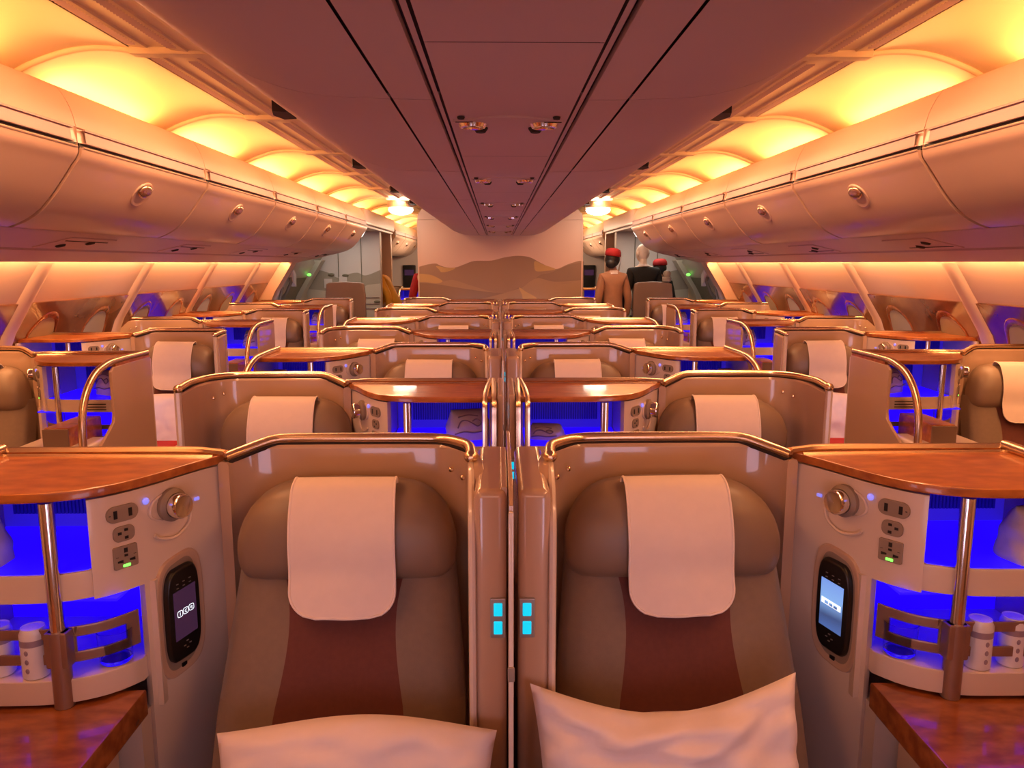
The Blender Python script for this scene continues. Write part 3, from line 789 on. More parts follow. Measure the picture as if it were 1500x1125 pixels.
    # chrome pole with sleeve
    pc = .262; py = -.352
    m = MB(); m.tube([(SW + pc, py, .664), (SW + pc, py, 1.115)], .015, 12); R['pole'] = m.mesh('pole', ['chrome'], H)
    m = MB(); m.tube([(SW + pc, py, .665), (SW + pc, py, .835)], .020, 12); m.box(SW + pc - .024, SW + pc + .024, py - .016, py + .016, .755, .835, .005); R['sleeve'] = m.mesh('pole_sleeve', ['bronze'], H)
    # gallery rails: one loop each side of the pole
    R['gallery'] = []
    for c0, c1 in ((.115, pc - .015), (pc + .015, E_)):
        m = MB(); cv = S(curve(c0, c1, .03))
        for z in (.755, .812): m.wall(cv, .006, z, z + .023, .002, side=-1)
        for (c_a, c_b) in ((c0, c0 + .018), (c1 - .022, c1)): m.wall(S(curve(c_a, c_b, .03, 3)), .006, .755, .835, .002, side=-1)
        R['gallery'].append(m.mesh('gallery_rail', ['bronze'], H))
    # wooden side table in front
    m = MB(); m.prism(S([(.118, -.29)] + [(.118, -.95), (CW - .02, -.95), (CW - .02, -.30)]), .60, .664, bev=.005); R['side_table'] = m.mesh('side_table', ['wood_dark'], H)
    m = MB(); m.box(SW + .16, SW + CW - .03, -.90, -.34, .01, .60, .01); R['ottoman_box'] = m.mesh('footwell_box', ['shell'], H)
    # end of the console
    x = SW + CW
    if end == 'tube':
        m = MB(); q = [(-.02, .01), (-.02, 1.125), (-.40, 1.120), (-.425, 1.10), (-.425, .90), (-.435, .865), (-.47, .84), (-.70, .70), (-.70, .01)]
        m.prism(q, x - .014, x + .002, 'x', bev=.004); R['end_panel'] = m.mesh('end_panel', ['shell'], H)
        m = MB(); m.tube(catmull([(x - .012, -.03, 1.146), (x - .012, -.30, 1.146), (x - .012, -.44, 1.138), (x - .012, -.56, 1.10), (x - .012, -.645, 1.02), (x - .012, -.685, .92), (x - .012, -.695, .80), (x - .012, -.695, .58), (x - .012, -.695, .05)], 6), .0165, 12)
        R['end_tube'] = m.mesh('end_tube', ['rail'], H)
    elif end == 'centre':
        m = MB(); m.box(x - .008, x + .0, -.38, -.02, .01, 1.12, .003); R['end_panel'] = m.mesh('end_panel', ['shell'], H)
        m = MB()
        for d in (-.024, .008):
            m.tube(catmull([(x + d * .3, -.03, 1.146), (x + d * .8, -.24, 1.144), (x + d, -.385, 1.13), (x + d, -.405, 1.08), (x + d, -.41, .95), (x + d, -.41, .60)], 5), .0105, 8)
        R['end_tube'] = m.mesh('end_tube', ['rail'], H)
        m = MB(); m.box(x + .018, x + .040, -.39, .01, .01, 1.150, .008, 2); m.box(x + .0, x + .018, -.33, .01, .01, 1.135, .004); R['pillar'] = m.mesh('pillar', ['shell'], H)
        m = MB(); m.box(x + .018, x + .040, -.397, -.388, .84, .92, .002); R['button_panel'] = m.mesh('button_panel', ['silver'], H)
        R['buttons'] = []
        for z in (.863, .898):
            m = MB(); m.box(x + .0225, x + .0355, -.400, -.394, z - .013, z + .013, .0018); R['buttons'].append(m.mesh('button', ['cyan_led'], H))
    else:
        m = MB(); m.prism([(-.02, .01), (-.02, 1.118), (-.41, 1.118), (-.41, .80), (-.60, .62), (-.60, .01)], x - .016, x, 'x', bev=.004); R['end_panel'] = m.mesh('end_panel', ['shell_light'], H)
    if end == 'tube' and SW < .64:
        m = MB(); m.box(x - .33, x - .02, -.70, -.44, .60, .80, .02, 3); R['arm_block'] = m.mesh('arm_block', ['shell_light'], H)
        m = MB(); m.box(x - .20, x - .09, -.66, -.37, .78, .885, .008); R['table_box'] = m.mesh('folding_table_box', ['wood'], H)
        R['table_box_pad'] = MB().box(x - .202, x - .088, -.668, -.658, .785, .880, .004).mesh('pad', ['leather'], H)
    return R

def build_seat(R, label, loc, group):
    t = thing('airline_seat', label, 'seat', loc, group)
    for k in ('shell', 'rail', 'pillar', 'edge_trim', 'headrest', 'backrest', 'seat_cushion', 'seat_base', 'armrest'):
        if k in R: link(k, R[k], t)
    tag(link('centre_panel', R['centre_panel'], [c for c in t.children if c.name.startswith('backrest')][0]), 'dark red centre strip', None)
    link('stud', R['stud'], [c for c in t.children if c.name.startswith('shell')][0])
    if 'button_panel' in R:
        bp = link('button_panel', R['button_panel'], t)
        for b_ in R['buttons']: tag(link('button', b_, bp), 'cyan lit button', None)
    return t
def build_console(R, label, loc, group):
    t = thing('seat_console', label, 'console', loc, group)
    for k in ('carcass', 'table_top', 'top_rail', 'upper_back', 'louvre', 'pole', 'side_table', 'footwell_box', 'end_panel', 'end_tube', 'pillar', 'arm_block'):
        if k in R: link(k, R[k], t)
    tag(link('lit_shelf', R['upper_glow'], t), 'white shelf, blue light painted as glow', None)
    tag(link('lit_back', R['lower_back'], t), 'blue glowing back wall', None)
    tag(link('lit_strip', R['shelf_light'], t), 'blue glowing strip', None)
    link('footwell_box', R['ottoman_box'], t)
    tag(link('display', R['display'], link('monitor', R['monitor'], t)), 'pale lit screen', None)
    link('pole_sleeve', R['sleeve'], [c for c in t.children if c.name.startswith('pole')][0])
    for g_ in R['gallery']: link('gallery_rail', g_, t)
    cp = link('control_panel', R['control_panel'], t)
    for n_ in ('lamp_recess', 'lamp_ring', 'lamp', 'call_button', 'switch', 'dish_edge', 'cradle'):
        nm = {'lamp': 'reading_lamp', 'cradle': 'handset_cradle'}.get(n_, n_)
        link(nm, R[n_], cp)
    for me, led in R['sockets']:
        link('socket', me, cp)
        if led: tag(link('indicator_light', led, cp), 'green glowing light', None)
    if 'table_box' in R:
        tb = link('folding_table_box', R['table_box'], t); link('pad', R['table_box_pad'], tb)
    if 'button_panel' in R:
        bp = link('button_panel', R['button_panel'], t)
        for b_ in R['buttons']: tag(link('button', b_, bp), 'cyan lit button', None)
    return t

# headrest cover
def cover_mesh(H, skew=0.0):
    m = MB(); W = .117
    pathq = catmull([(0, -.085, 1.06), (0, -.092, 1.086), (0, -.112, 1.098), (0, -.15, 1.088), (0, -.175, 1.058), (0, -.198, 1.01), (0, -.210, .96), (0, -.212, .90), (0, -.222, .86), (0, -.229, .83), (0, -.236, .803)], 4)
    n = len(pathq) - 1; nu = 18
    L = [0]
    for a, b2 in zip(pathq[:-1], pathq[1:]): L.append(L[-1] + (b2 - a).length)
    Lt = L[-1]
    def fn(u, v, off=0):
        p = pathq[int(round(v * n))]; rem = Lt - L[int(round(v * n))]
        w = W * (1 + .03 * v); rad = .06
        if rem < rad: w = w - rad + math.sqrt(max(0, rad ** 2 - (rad - rem) ** 2))
        x = (2 * u - 1) * w
        wob = .004 * math.sin(7 * u + 5 * v) * v + .002 * math.sin(4 * v * PI + u * 3)
        return (x + skew * (v - .3), p.y - off - wob * .5 - .005, p.z + skew * (u - .5) * .2)
    m.grid(lambda u, v: fn(u, v), nu, n, mi=0)
    m.grid(lambda u, v: fn(1 - u, v, -.004), nu, n, mi=0)
    # stitched border
    bd = [fn(0, j / n) for j in range(0, n + 1)] + [fn(i / nu, 1) for i in range(1, nu)] + [fn(1, j / n) for j in range(n, -1, -1)]
    m.tube(bd, .0032, 6, mi=1)
    return m.mesh('headrest_cover', ['linen', 'linen_edge'], H, 60)

def pillow_mesh(w, h, T, seed, sag=0.0, wr=.012):
    m = MB(); N = 40
    def side(sgn):
        def fn(a, b):
            u, v = 2 * a - 1, 2 * b - 1
            pin = 1 - .07 * (1 - v * v) * abs(u) ** 3; pin2 = 1 - .07 * (1 - u * u) * abs(v) ** 3
            t = T * (max(0, (1 - u ** 4)) * max(0, (1 - v ** 4))) ** .55
            nz = noise.noise(Vector((u * 1.6 + seed, v * 2.2, seed * 2.0 + sgn)))
            n2 = noise.noise(Vector((u * 3.5 + v * 3.0 + seed, v * 5 - u * 2.5, seed + sgn * 3)))
            y = sgn * t * (1 + .25 * nz) + wr * n2 * min(1, 3 * t / T)
            z = h * v * pin2 + (sag * (u * u - .45) * (v + 1) / 2) + .008 * math.sin(3.1 * u + seed) * max(0, v)
            return (w * u * pin, y, z)
        return fn
    m.grid(side(-1), N, N); m.grid(lambda a, b: side(1)(1 - a, b), N, N)
    return m.mesh('pillow', ['linen'], 1, 80)

SIDE = {1: 'right', -1: 'left'}
CO = ['front', 'second', 'third', 'fourth', 'fifth', 'sixth', 'seventh', 'rearmost']
SEATM, CONM = {}, {}
def place_unit(key, H, loc, seatlab, conlab, gs, gc, coverlab, SW, CW, hc, inner, end, HW=.247):
    k = (key, H)
    if k not in SEATM:
        R = seat_meshes(H, SW, hc, inner, HW); t = build_seat(R, seatlab, loc, gs)
        Rc = console_meshes(H, SW, CW, end, {'A': .793, 'F': .793, 'B': .782, 'S': .88, 'T': .86}[key]); c = build_console(Rc, conlab, loc, gc)
        cm = [cover_mesh(H, sk) for sk in (.010, -.006, .004)]
        SEATM[k] = (t, c, cm)
    else:
        t, c = copy_tree(SEATM[k][0]), copy_tree(SEATM[k][1])
        t.location = c.location = loc; t['label'] = seatlab; c['label'] = conlab; t['group'] = gs; c['group'] = gc
    if coverlab:
        cv = link('headrest_cover', random.choice(SEATM[k][2]), None, (loc[0] + H * hc, loc[1], loc[2]))
        tag(cv, coverlab, 'headrest cover', 'white cloth headrest covers')
    return t, c

Y0, PY = 1.89, 1.13
for n_ in range(8):
    y = Y0 + PY * n_
    for s in (-1, 1):
        if n_ % 2 == 0:
            place_unit('A' if n_ else 'F', s, (s * .045, y, 0),
                'brown leather seat by the centre divider in the %s centre row, %s side' % (CO[n_], SIDE[s]),
                'blue-lit wood-topped console on the %s aisle, %s centre row' % (SIDE[s], CO[n_]),
                'centre seats beside the divider', 'consoles on the aisle side of the centre rows',
                'white cloth on the divider-side headrest, %s centre row, %s' % (CO[n_], SIDE[s]), .65, .52 if n_ else .56, .343, 'pillar', 'tube', .257)
        else:
            place_unit('B', -s, (s * 1.17, y, 0),
                'brown leather seat beside the %s aisle in the %s centre row' % (SIDE[s], CO[n_]),
                'blue-lit wood-topped console by the centre divider, %s centre row, %s side' % (CO[n_], SIDE[s]),
                'centre seats beside the aisles', 'consoles beside the centre divider',
                'white cloth on the aisle-side headrest, %s centre row, %s' % (CO[n_], SIDE[s]), .56, .56, .332, 'wing', 'centre')
SY0, SPY = 4.0, 1.115
SO = ['nearest', 'second', 'third', 'fourth', 'fifth', 'sixth']
for n_ in range(6):
    y = SY0 + SPY * n_
    for s in (-1, 1):
        if n_ % 2 == 0:
            place_unit('S', -s, (s * 2.985, y, 0),
                'brown seat beside the %s windows, %s row of the side seats' % (SIDE[s], SO[n_]),
                'blue-lit console with arched gold tube on the %s aisle, %s side row' % (SIDE[s], SO[n_]),
                'side seats beside the windows', 'side consoles on the aisle',
                'white cloth on the window-side headrest, %s %s side row' % (SO[n_], SIDE[s]), .60, .56, .335, 'wing', 'tube')
        else:
            place_unit('T', s, (s * 1.79, y, 0),
                'brown side seat on the %s aisle, %s row of the side seats' % (SIDE[s], SO[n_]),
                'blue-lit console against the %s windows, %s side row' % (SIDE[s], SO[n_]),
                'side seats on the aisle', 'side consoles against the windows',
                'white cloth on the aisle-seat headrest, %s %s side row' % (SO[n_], SIDE[s]), .62, .55, .315, 'wing', 'wall')

# dividers between the paired centre seats
dv = None
for n_ in (0, 2, 4, 6):
    y = Y0 + PY * n_
    lab = 'thin upright divider blade between the paired seats of the %s centre row' % CO[n_]
    if dv is None:
        dv = t = thing('privacy_divider', lab, 'divider', (0, y, 0), 'privacy dividers between the paired seats')
        m = MB(); m.prism([(-.0, .05), (-.0, 1.185), (-.05, 1.192), (-.42, 1.185), (-.50, 1.15), (-.50, .05)], -.009, -.0005, 'x', bev=.003)
        bl = link('blade', m.mesh('blade', ['shell']), t)
        m = MB(); m.box(-.010, .0, -.508, -.499, .05, 1.14, .003); link('edge_strip', m.mesh('edge_strip', ['shell_light']), bl)
        m = MB(); m.box(-.0115, .002, -.512, -.507, .80, .83, .002); link('catch', m.mesh('catch', ['plate']), bl)
        m = MB(); m.box(-.024, -.0095, -.37, -.02, 1.055, 1.149, .004); link('housing', m.mesh('housing', ['shell']), t)
    else:
        t = copy_tree(dv); t.location.y = y; t['label'] = lab

# ================================================================== THINGS IN AND ON THE SEATS
def pil(lab, loc, w, h, T, tilt, seed, sag, rz=0, wr=.012, roll=0):
    o = link('pillow', pillow_mesh(w, h, T, seed, sag, wr), None, loc); o.rotation_euler = (tilt, roll, rz)
    return tag(o, lab, 'pillow')
pil('plump white pillow standing on the front left centre seat', (-.318, Y0 - .50, .512), .285, .178, .07, math.radians(-22), 1.3, -.03)
pil('creased white pillow with sagging middle on the front right centre seat', (.318, Y0 - .50, .54), .275, .200, .075, math.radians(-20), 4.7, .038, wr=.034, roll=math.radians(-2))
for s in (-1, 1):
    y = SY0 + SPY
    pil('white pillow standing on the second %s side seat at the aisle' % SIDE[s], (s * 2.05, y - .60, .60), .225, .245, .07, math.radians(-14), 2.2 + s, 0.0)
    m = MB()
    for j in range(5): m.box(-.20 + .01 * (j % 2), .20 - .012 * (j % 3), -.12, .11 + .01 * (j % 2), .05 * j, .05 * j + .05, .024, 3)
    tag(link('blanket', m.mesh('blanket', ['red_cloth']), None, (s * 2.05, y - .83, .338)), 'folded dark red blanket in front of the pillow on the second %s aisle seat' % SIDE[s], 'blanket')

# handsets in the front-row cradles
for s in (-1, 1):
    SW = .65; p, t_, nn = surf(.071, .008)
    M0 = Matrix.Translation((0, 0, 0)); M = frame((p.x + SW, p.y, -.046), t_, nn)
    lit = s > 0
    t = thing('handset', 'black handset with %s, beside the front %s seat' % ('a pale blue lit screen' if lit else 'three small white icons on a dark screen', SIDE[s]), 'remote control', (s * .045, Y0, 0))
    m = MB(M); ol = []
    for j in range(36):
        a = 2 * PI * j / 36; ca, sa = math.cos(a), math.sin(a)
        ol.append((.047 * math.copysign(abs(ca) ** .45, ca), .842 + .112 * math.copysign(abs(sa) ** .5, sa) - .012 * ca))
    cushion(m, ol, [(1, .000), (1, .010), (.97, .015), (.92, .017), (.5, .0172)])
    link('body', m.mesh('body', ['black'], s), t)
    m = MB(M); m.prism([(-.032, .790), (.032, .783), (.032, .900), (-.032, .907)], .0172, .0182, 'y'); scn = link('screen', m.mesh('screen', ['screen_blue' if lit else 'screen_dark'], s), t)
    if lit:
        m = MB(M); m.prism([(-.028, .846), (.028, .840), (.028, .854), (-.028, .860)], .0182, .0188, 'y')
        link('screen_bar', m.mesh('screen_bar', ['icon'], s), scn)
        m = MB(M)
        for k in range(3): m.prism([(-.018 + k * .013, .8475 - k * .0017), (-.008 + k * .013, .846 - k * .0017), (-.008 + k * .013, .853 - k * .0017), (-.018 + k * .013, .8545 - k * .0017)], .0188, .0191, 'y')
        link('bar_cells', m.mesh('bar_cells', ['screen_blue'], s), scn)
    else:
        m = MB(M)
        for k in range(3):
            cx = -.0165 + k * .0165; cz = .848 + .010 * 0 - (k - 1) * .002
            N = 20; vs = []
            for j in range(N):
                a = 2 * PI * j / N; ca, sa = math.cos(a), math.sin(a)
                for r_ in (1.0, .80): vs.append((cx + .0082 * r_ * math.copysign(abs(ca) ** .6, ca), .0186, cz + .0082 * r_ * math.copysign(abs(sa) ** .6, sa)))
            m.add(vs, [(2 * j, 2 * j + 1, (2 * ((j + 1) % N)) + 1, 2 * ((j + 1) % N)) for j in range(N)])
        link('screen_icons', m.mesh('screen_icons', ['icon'], s), scn)
        # the letters i c e in the three tiles
        for k, ch in enumerate('ice'):
            kk = 2 - k
            cx = -.0165 + kk * .0165; cz = .848 - (kk - 1) * .002
            cu = bpy.data.curves.new('letter', 'FONT'); cu.body = ch; cu.size = .016; cu.align_x = 'CENTER'; cu.align_y = 'CENTER'; cu.extrude = .0002
            lo = bpy.data.objects.new('letter', cu); COL.objects.link(lo)
            wp = M @ Vector((cx, .0188, cz + .001)); nx = -Vector((t_.x * s, t_.y, 0)) if s < 0 else Vector((t_.x, t_.y, 0))
            nrm = Vector((nn.x * s, nn.y, 0)); xx = Vector((0, 0, 1)).cross(nrm)
            lo.parent = scn
            lo.matrix_local = Matrix(((xx.x, 0, nrm.x, wp.x * s), (xx.y, 0, nrm.y, wp.y), (0, 1, 0, wp.z), (0, 0, 0, 1)))
            cu.materials.append(MATS['icon'])
            bpy.context.view_layer.update(); me_ = bpy.data.meshes.new_from_object(lo.evaluated_get(bpy.context.evaluated_depsgraph_get()))
            mw = lo.matrix_local.copy(); bpy.data.objects.remove(lo); lo = link('letter_' + ch, me_, scn); lo.matrix_local = mw
    m = MB(M)
    for dx, dz in ((-.008, .0), (.008, -.002), (0, .008), (0, -.009)): m.box(dx - .003, dx + .003, .0165, .0182, .766 + dz - .0012, .766 + dz + .0012)
    link('direction_keys', m.mesh('direction_keys', ['silver'], s), t)
    m = MB(M)
    for dx, dz in ((-.018, .922), (.0, .92), (.018, .918), (-.018, .912), (.0, .910), (.018, .908)): m.box(dx - .003, dx + .003, .0165, .0182, dz - .001, dz + .001)
    link('function_keys', m.mesh('function_keys', ['silver'], s), t)

# amenity pouches on the lit shelves
def pouch(lab, loc, w, h, rz, seed, flat=.06):
    m = MB(); N = 16
    def fn(a, b):
        th = 2 * PI * a; r = 1 - .10 * math.sin(3 * th + seed); pr = b
        z = h * pr; k = 1.0 if pr < .15 else max(.16, (1 - ((pr - .15) / .85) ** 2.2) ** .5)
        wx_ = w * (1.0 - .25 * pr ** 1.5) * (1.04 if pr < .1 else 1)
        nz = .006 * noise.noise(Vector((math.cos(th) * 2 + seed, math.sin(th) * 2, pr * 4)))
        return (math.copysign(abs(math.cos(th)) ** .7, math.cos(th)) * (wx_ + nz), math.copysign(abs(math.sin(th)) ** .8, math.sin(th)) * (flat * k + nz), z)
    m.grid(fn, 36, 14)
    m.add([fn(i / 36, 1) for i in range(36)], [list(range(36))]); m.add([fn(i / 36, 0) for i in range(36)], [list(range(36))])
    for pts in ([(-.6, .45), (-.45, .65), (-.2, .7), (.1, .6), (.35, .5), (.5, .62), (.3, .72), (.1, .66)], [(-.75, .25), (-.3, .32), (.2, .28), (.75, .36)], [(-.55, .8), (-.1, .86), (.4, .82)]):
        q = catmull([(w * a * .92, -flat * (1.0 if z_ < .15 else max(.16, (1 - ((z_ - .15) / .85) ** 2.2) ** .5)) - .001, h * z_) for a, z_ in pts], 4)
        m.tube(q, .0026, 5, mi=1)
    o = link('amenity_pouch', m.mesh('amenity_pouch', ['pouch', 'pouch_line'], 1, 70), None, loc); o.rotation_euler.z = rz
    return tag(o, lab, 'pouch')
pouch('pale pouch on the upper blue shelf at the right edge, front row', (.045 + .65 + .445, Y0 - .30, .961), .062, .118, .1, 1)
pouch('pale pouch on the upper blue shelf at the left edge, front row', (-.045 - .65 - .46, Y0 - .29, .961), .066, .125, -.1, 2)
yB = Y0 + PY
pouch('pale patterned pouch beside the divider in the second row left console', (-1.17 + .56 + .47, yB - .22, .961), .085, .105, .2, 3)
pouch('low pale pouch beside the divider in the second row right console', (1.17 - .56 - .46, yB - .22, .961), .07, .05, -.2, 4)
for s in (-1, 1):
    pouch('pale slanted pouch on the shelf of the nearest %s side console' % SIDE[s], (s * (2.985 - .60 - .45), SY0 - .20, .961), .085, .115, s * .5, 5 + s)
    pouch('small pale pouch in the third row %s aisle console' % SIDE[s], (s * (.045 + .65 + .45), Y0 + 2 * PY - .22, .961), .05, .10, s * .3, 8 + s)
    pouch('pale pouch in the third %s side console by the aisle' % SIDE[s], (s * (2.985 - .60 - .45), SY0 + 2 * SPY - .20, .961), .085, .12, s * .4, 11 + s)
    pouch('pale pouch in the fifth %s side console by the aisle' % SIDE[s], (s * (2.985 - .60 - .45), SY0 + 4 * SPY - .20, .961), .085, .12, s * .4, 14 + s)

# drinks on the lower shelf of the front consoles
def can(lab, loc, seed):
    t = thing('drink_can', lab, 'can', loc)
    m = MB(); m.lathe([(.001, 0), (.024, 0), (.027, .004), (.027, .098), (.023, .108), (.023, .111), (.021, .109), (.001, .108)], n=22); link('body', m.mesh('body', ['can']), t)
    m = MB()
    for z in (.022, .042, .062):
        a = -PI / 2 + .2 * (seed - 1)
        m.ball((.0268 * math.cos(a), .0268 * math.sin(a), z), .0045, .0015, .006, 8, 6)
    m.lathe([(.0273, .074), (.0273, .088)], n=22)
    link('print', m.mesh('print', ['can_mark']), t)
    return t
def tumbler(lab, loc):
    m = MB(); m.lathe([(.001, 0), (.030, 0), (.034, .005), (.037, .075), (.0355, .075), (.032, .010), (.001, .008)], n=26)
    return tag(link('tumbler', m.mesh('tumbler', ['glass']), None, loc), lab, 'glass')
for s in (-1, 1):
    xb = .045 + .65
    tumbler('upside-down clear tumbler behind the bronze rail, front %s console' % SIDE[s], (s * (xb + .185), Y0 - .275, .7265))
    can('white can next to the chrome pole in the front %s console' % SIDE[s], (s * (xb + .325), Y0 - .335, .7265), 1 + s * .5)
    can('white can nearest the %s picture edge in the front console' % SIDE[s], (s * (xb + .405), Y0 - .325, .7265), 1 - s * .5)
# small print plates below the shelf of the nearest side consoles
for s in (-1, 1):
    m = MB()
    for j in range(3): m.box(-.045, .045, -.001, .001, -.006 - .013 * j, -.001 - .013 * j)
    tag(link('notice_sticker', m.mesh('notice_sticker', ['dark']), None, (s * (2.985 - .60 - .46), SY0 - .391, .945)), 'three-line notice strip on the nearest %s side console' % SIDE[s], 'sticker')

# ================================================================== PEOPLE
def skin(name, joints, edges, radii, m, parent=None, sub=2, loc=None):
    me = bpy.data.meshes.new(name); me.from_pydata(joints, edges, []); me.materials.append(MATS[m])
    o = link(name, me, parent, loc)
    sk = o.modifiers.new('skin', 'SKIN'); ss = o.modifiers.new('sub', 'SUBSURF'); ss.levels = ss.render_levels = sub
    for v, r in zip(me.skin_vertices[0].data, radii): v.radius = r if isinstance(r, tuple) else (r, r)
    me.skin_vertices[0].data[0].use_root = True
    sk.use_smooth_shade = True
    return o
def person(lab, loc, rz, hgt, skinm, cloth, trouser, bend=0.0, larm=None, rarm=None, headturn=0, wid=1.0):
    """standing figure facing local +y; bend leans the trunk forward"""
    t = thing('person', lab, 'person', loc); t.rotation_euler.z = rz
    k = hgt / 1.75
    def B(x, y, z):   # bend everything above the hips
        p = Vector((x * (wid if z < 1.5 else 1), y, z)) * k
        hz = .95 * k
        if p.z > hz:
            d = p.z - hz; p = Vector((p.x, p.y * math.cos(bend) + d * math.sin(bend), hz + d * math.cos(bend) - p.y * math.sin(bend)))
        return p
    J = []; E = []; R = []
    def add(p, r, par=None):
        J.append(p); R.append((r[0] * k * wid, r[1] * k) if isinstance(r, tuple) else r * k * (.5 + .5 * wid))
        if par is not None: E.append((par, len(J) - 1))
        return len(J) - 1
    pel = add(B(0, 0, .95), (.15, .11)); wa = add(B(0, .0, 1.10), (.125, .095), pel); ch = add(B(0, .0, 1.28), (.155, .11), wa)
    up = add(B(0, -.01, 1.40), (.13, .085), ch); nk = add(B(0, .0, 1.50), .052, up); n2 = add(B(0, .012, 1.55), .05, nk); add(B(0, .02, 1.60), .06, n2)
    arms = {}
    for sx, arm in ((-1, larm), (1, rarm)):
        sh = add(B(sx * .165, -.01, 1.405), .062, up)
        el, wr_ = arm or ((sx * .245, -.02, 1.12), (sx * .235, .07, .88))
        e_ = add(B(*el), .043, sh); w_ = add(B(*wr_), .03, e_)
        d = (B(*wr_) - B(*el)).normalized()
        h = add(B(*wr_) + d * .06 * k, (.036, .022), w_); add(B(*wr_) + d * .10 * k, (.034, .016), h)
        arms[sx] = (B(sx * .165, -.01, 1.405), B(*el), B(*wr_), d)
        hp = add(B(sx * .09, 0, .86), .095, pel); kn = add(B(sx * .10, .01, .50), .06, hp); an = add(B(sx * .10, -.01, .09), .042, kn); add(B(sx * .11, .13, .04), (.042, .03), an)
    body = skin('body', J, E, R, skinm, t)
    # fingers
    # head shaped as one mesh with features, on the neck
    hc_ = B(0, .025, 1.655)
    m = MB(Matrix.Translation(hc_) @ Matrix.Rotation(headturn, 4, 'Z') @ Matrix.Rotation(-bend * .6, 4, 'X') @ Matrix.Scale(k, 4))
    def hf(a, b):
        th = 2 * PI * a; ph = PI * (b - .5); x = .082 * math.cos(ph) * math.cos(th); y = .095 * math.cos(ph) * math.sin(th); z = .118 * math.sin(ph)
        if z < -.02: x *= 1 - 1.6 * (-.02 - z); y += .02 * (-.02 - z) / .1
        return (x, y, z)
    m.grid(hf, 24, 16)
    m.ball((0, .096, -.018), .014, .022, .022, 10, 8); m.ball((0, .088, -.062), .024, .01, .008, 10, 6, mi=1)
    for sx in (-1, 1): m.ball((sx * .084, -.005, -.01), .01, .022, .032, 8, 8); m.ball((sx * .03, .083, .012), .012, .008, .009, 8, 6, mi=1)
    hd = link('head', m.mesh('head', [skinm, 'dark'], 1, 80), t)
    # five-finger hands
    m = MB()
    for sx in (-1, 1):
        s0, e0, w0, d = arms[sx]
        side_ = d.cross(Vector((sx, 0, 0))); side_ = side_.normalized() if side_.length > .1 else Vector((0, 1, 0))
        base = w0 + d * .085 * k
        for j, ln in enumerate((.065, .075, .07, .055)):
            b0 = base + side_ * (.027 - .018 * j) * k
            m.tube([b0, b0 + d * ln * .5 * k, b0 + (d * ln * .9 + Vector((-sx * .012, 0, 0))) * k], [.0085 * k, .008 * k, .006 * k], 7)
        b0 = w0 + d * .03 * k + side_ * .03 * k
        m.tube([b0, b0 + (side_ * .03 + d * .02) * k, b0 + (side_ * .035 + d * .05) * k], [.010 * k, .009 * k, .007 * k], 7)
    link('fingers', m.mesh('fingers', [skinm], 1, 80), t)
    # jacket and trousers over the body
    J = []; E = []; R = []
    a0 = add(B(0, 0, .82), (.185, .135)); a1 = add(B(0, 0, .97), (.175, .13), a0); a2 = add(B(0, 0, 1.12), (.150, .115), a1); a3 = add(B(0, 0, 1.29), (.178, .128), a2); a4 = add(B(0, -.01, 1.405), (.150, .098), a3); add(B(0, 0, 1.465), (.075, .065), a4)
    for sx in (-1, 1):
        s0, e0, w0, d = arms[sx]
        q0 = add(s0, .078, a4); q1 = add(e0, .058, q0); add(w0 - d * .02, .046, q1)
    link_ = skin('jacket', J, E, R, cloth, t)
    J = []; E = []; R = []
    b0 = add(Vector((0, 0, .93)) * k, (.165, .12))
    for sx in (-1, 1):
        h1 = add(Vector((sx * .09, 0, .80)) * k, .108, b0); h2 = add(Vector((sx * .10, .0, .48)) * k, .085, h1); add(Vector((sx * .10, 0, .08)) * k, .07, h2)
    skin('trousers', J, E, R, trouser, t)
    m = MB()
    for sx in (-1, 1): m.ball((sx * .105 * k, .06 * k, .04 * k), .05 * k, .13 * k, .042 * k, 12, 8)
    link('shoes', m.mesh('shoes', ['black']), t)
    return t, hc_, k, B
def hat(t, hc_, k, turn, tilt=0.0, veil=False):
    M = Matrix.Translation(hc_) @ Matrix.Rotation(turn, 4, 'Z') @ Matrix.Rotation(tilt, 4, 'Y') @ Matrix.Scale(k, 4)
    m = MB(M); m.ball((0, -.014, -.010), .099, .108, .110, 20, 12); m.ball((0, -.10, -.07), .070, .052, .062, 14, 10)
    link('hair', m.mesh('hair', ['hair'], 1, 80), t)
    m = MB(M); m.lathe([(.001, .135), (.05, .132), (.086, .116), (.104, .085), (.108, .040), (.100, .030), (.001, .04)], (0, -.01, 0), 24, sy=1.12); link('cap', m.mesh('cap', ['red_cloth'], 1, 60), t)
    if veil:
        m = MB(M)
        def fn(u, v):
            return (.092 + .018 * math.sin(v * 3 + u * 2) + .01 * v, -.03 + .09 * u - .02 * v, .05 - .30 * v)
        m.grid(fn, 6, 14); link('veil', m.mesh('veil', ['white_cloth'], 1, 80), t)

# woman in beige by the right aisle
t, hc_, k, B = person('person in beige uniform jacket and red cap, back turned, in the right aisle', (1.49, 10.15, 0), .1, 1.76, 'skin', 'beige_cloth', 'beige_cloth', .06, wid=.84)
hat(t, hc_, k, -.35, .12, True)
m = MB(); m.lathe([(.062, 0), (.080, -.022), (.10, -.045), (.09, -.05), (.06, -.02)], tuple(B(0, 0, 1.50)), 20, sy=.95); link('collar', m.mesh('collar', ['white_cloth']), t)
# bald man in black
t, hc_, k, B = person('bald person in a black suit, back turned, beside the person in beige', (1.97, 10.55, 0), .15, 1.84, 'bald', 'black_cloth', 'black_cloth', .08, headturn=.4)
m = MB(); m.lathe([(.062, .0), (.074, -.015), (.09, -.03), (.06, -.02)], tuple(B(0, 0, 1.515)), 20); link('collar', m.mesh('collar', ['white_cloth']), t)
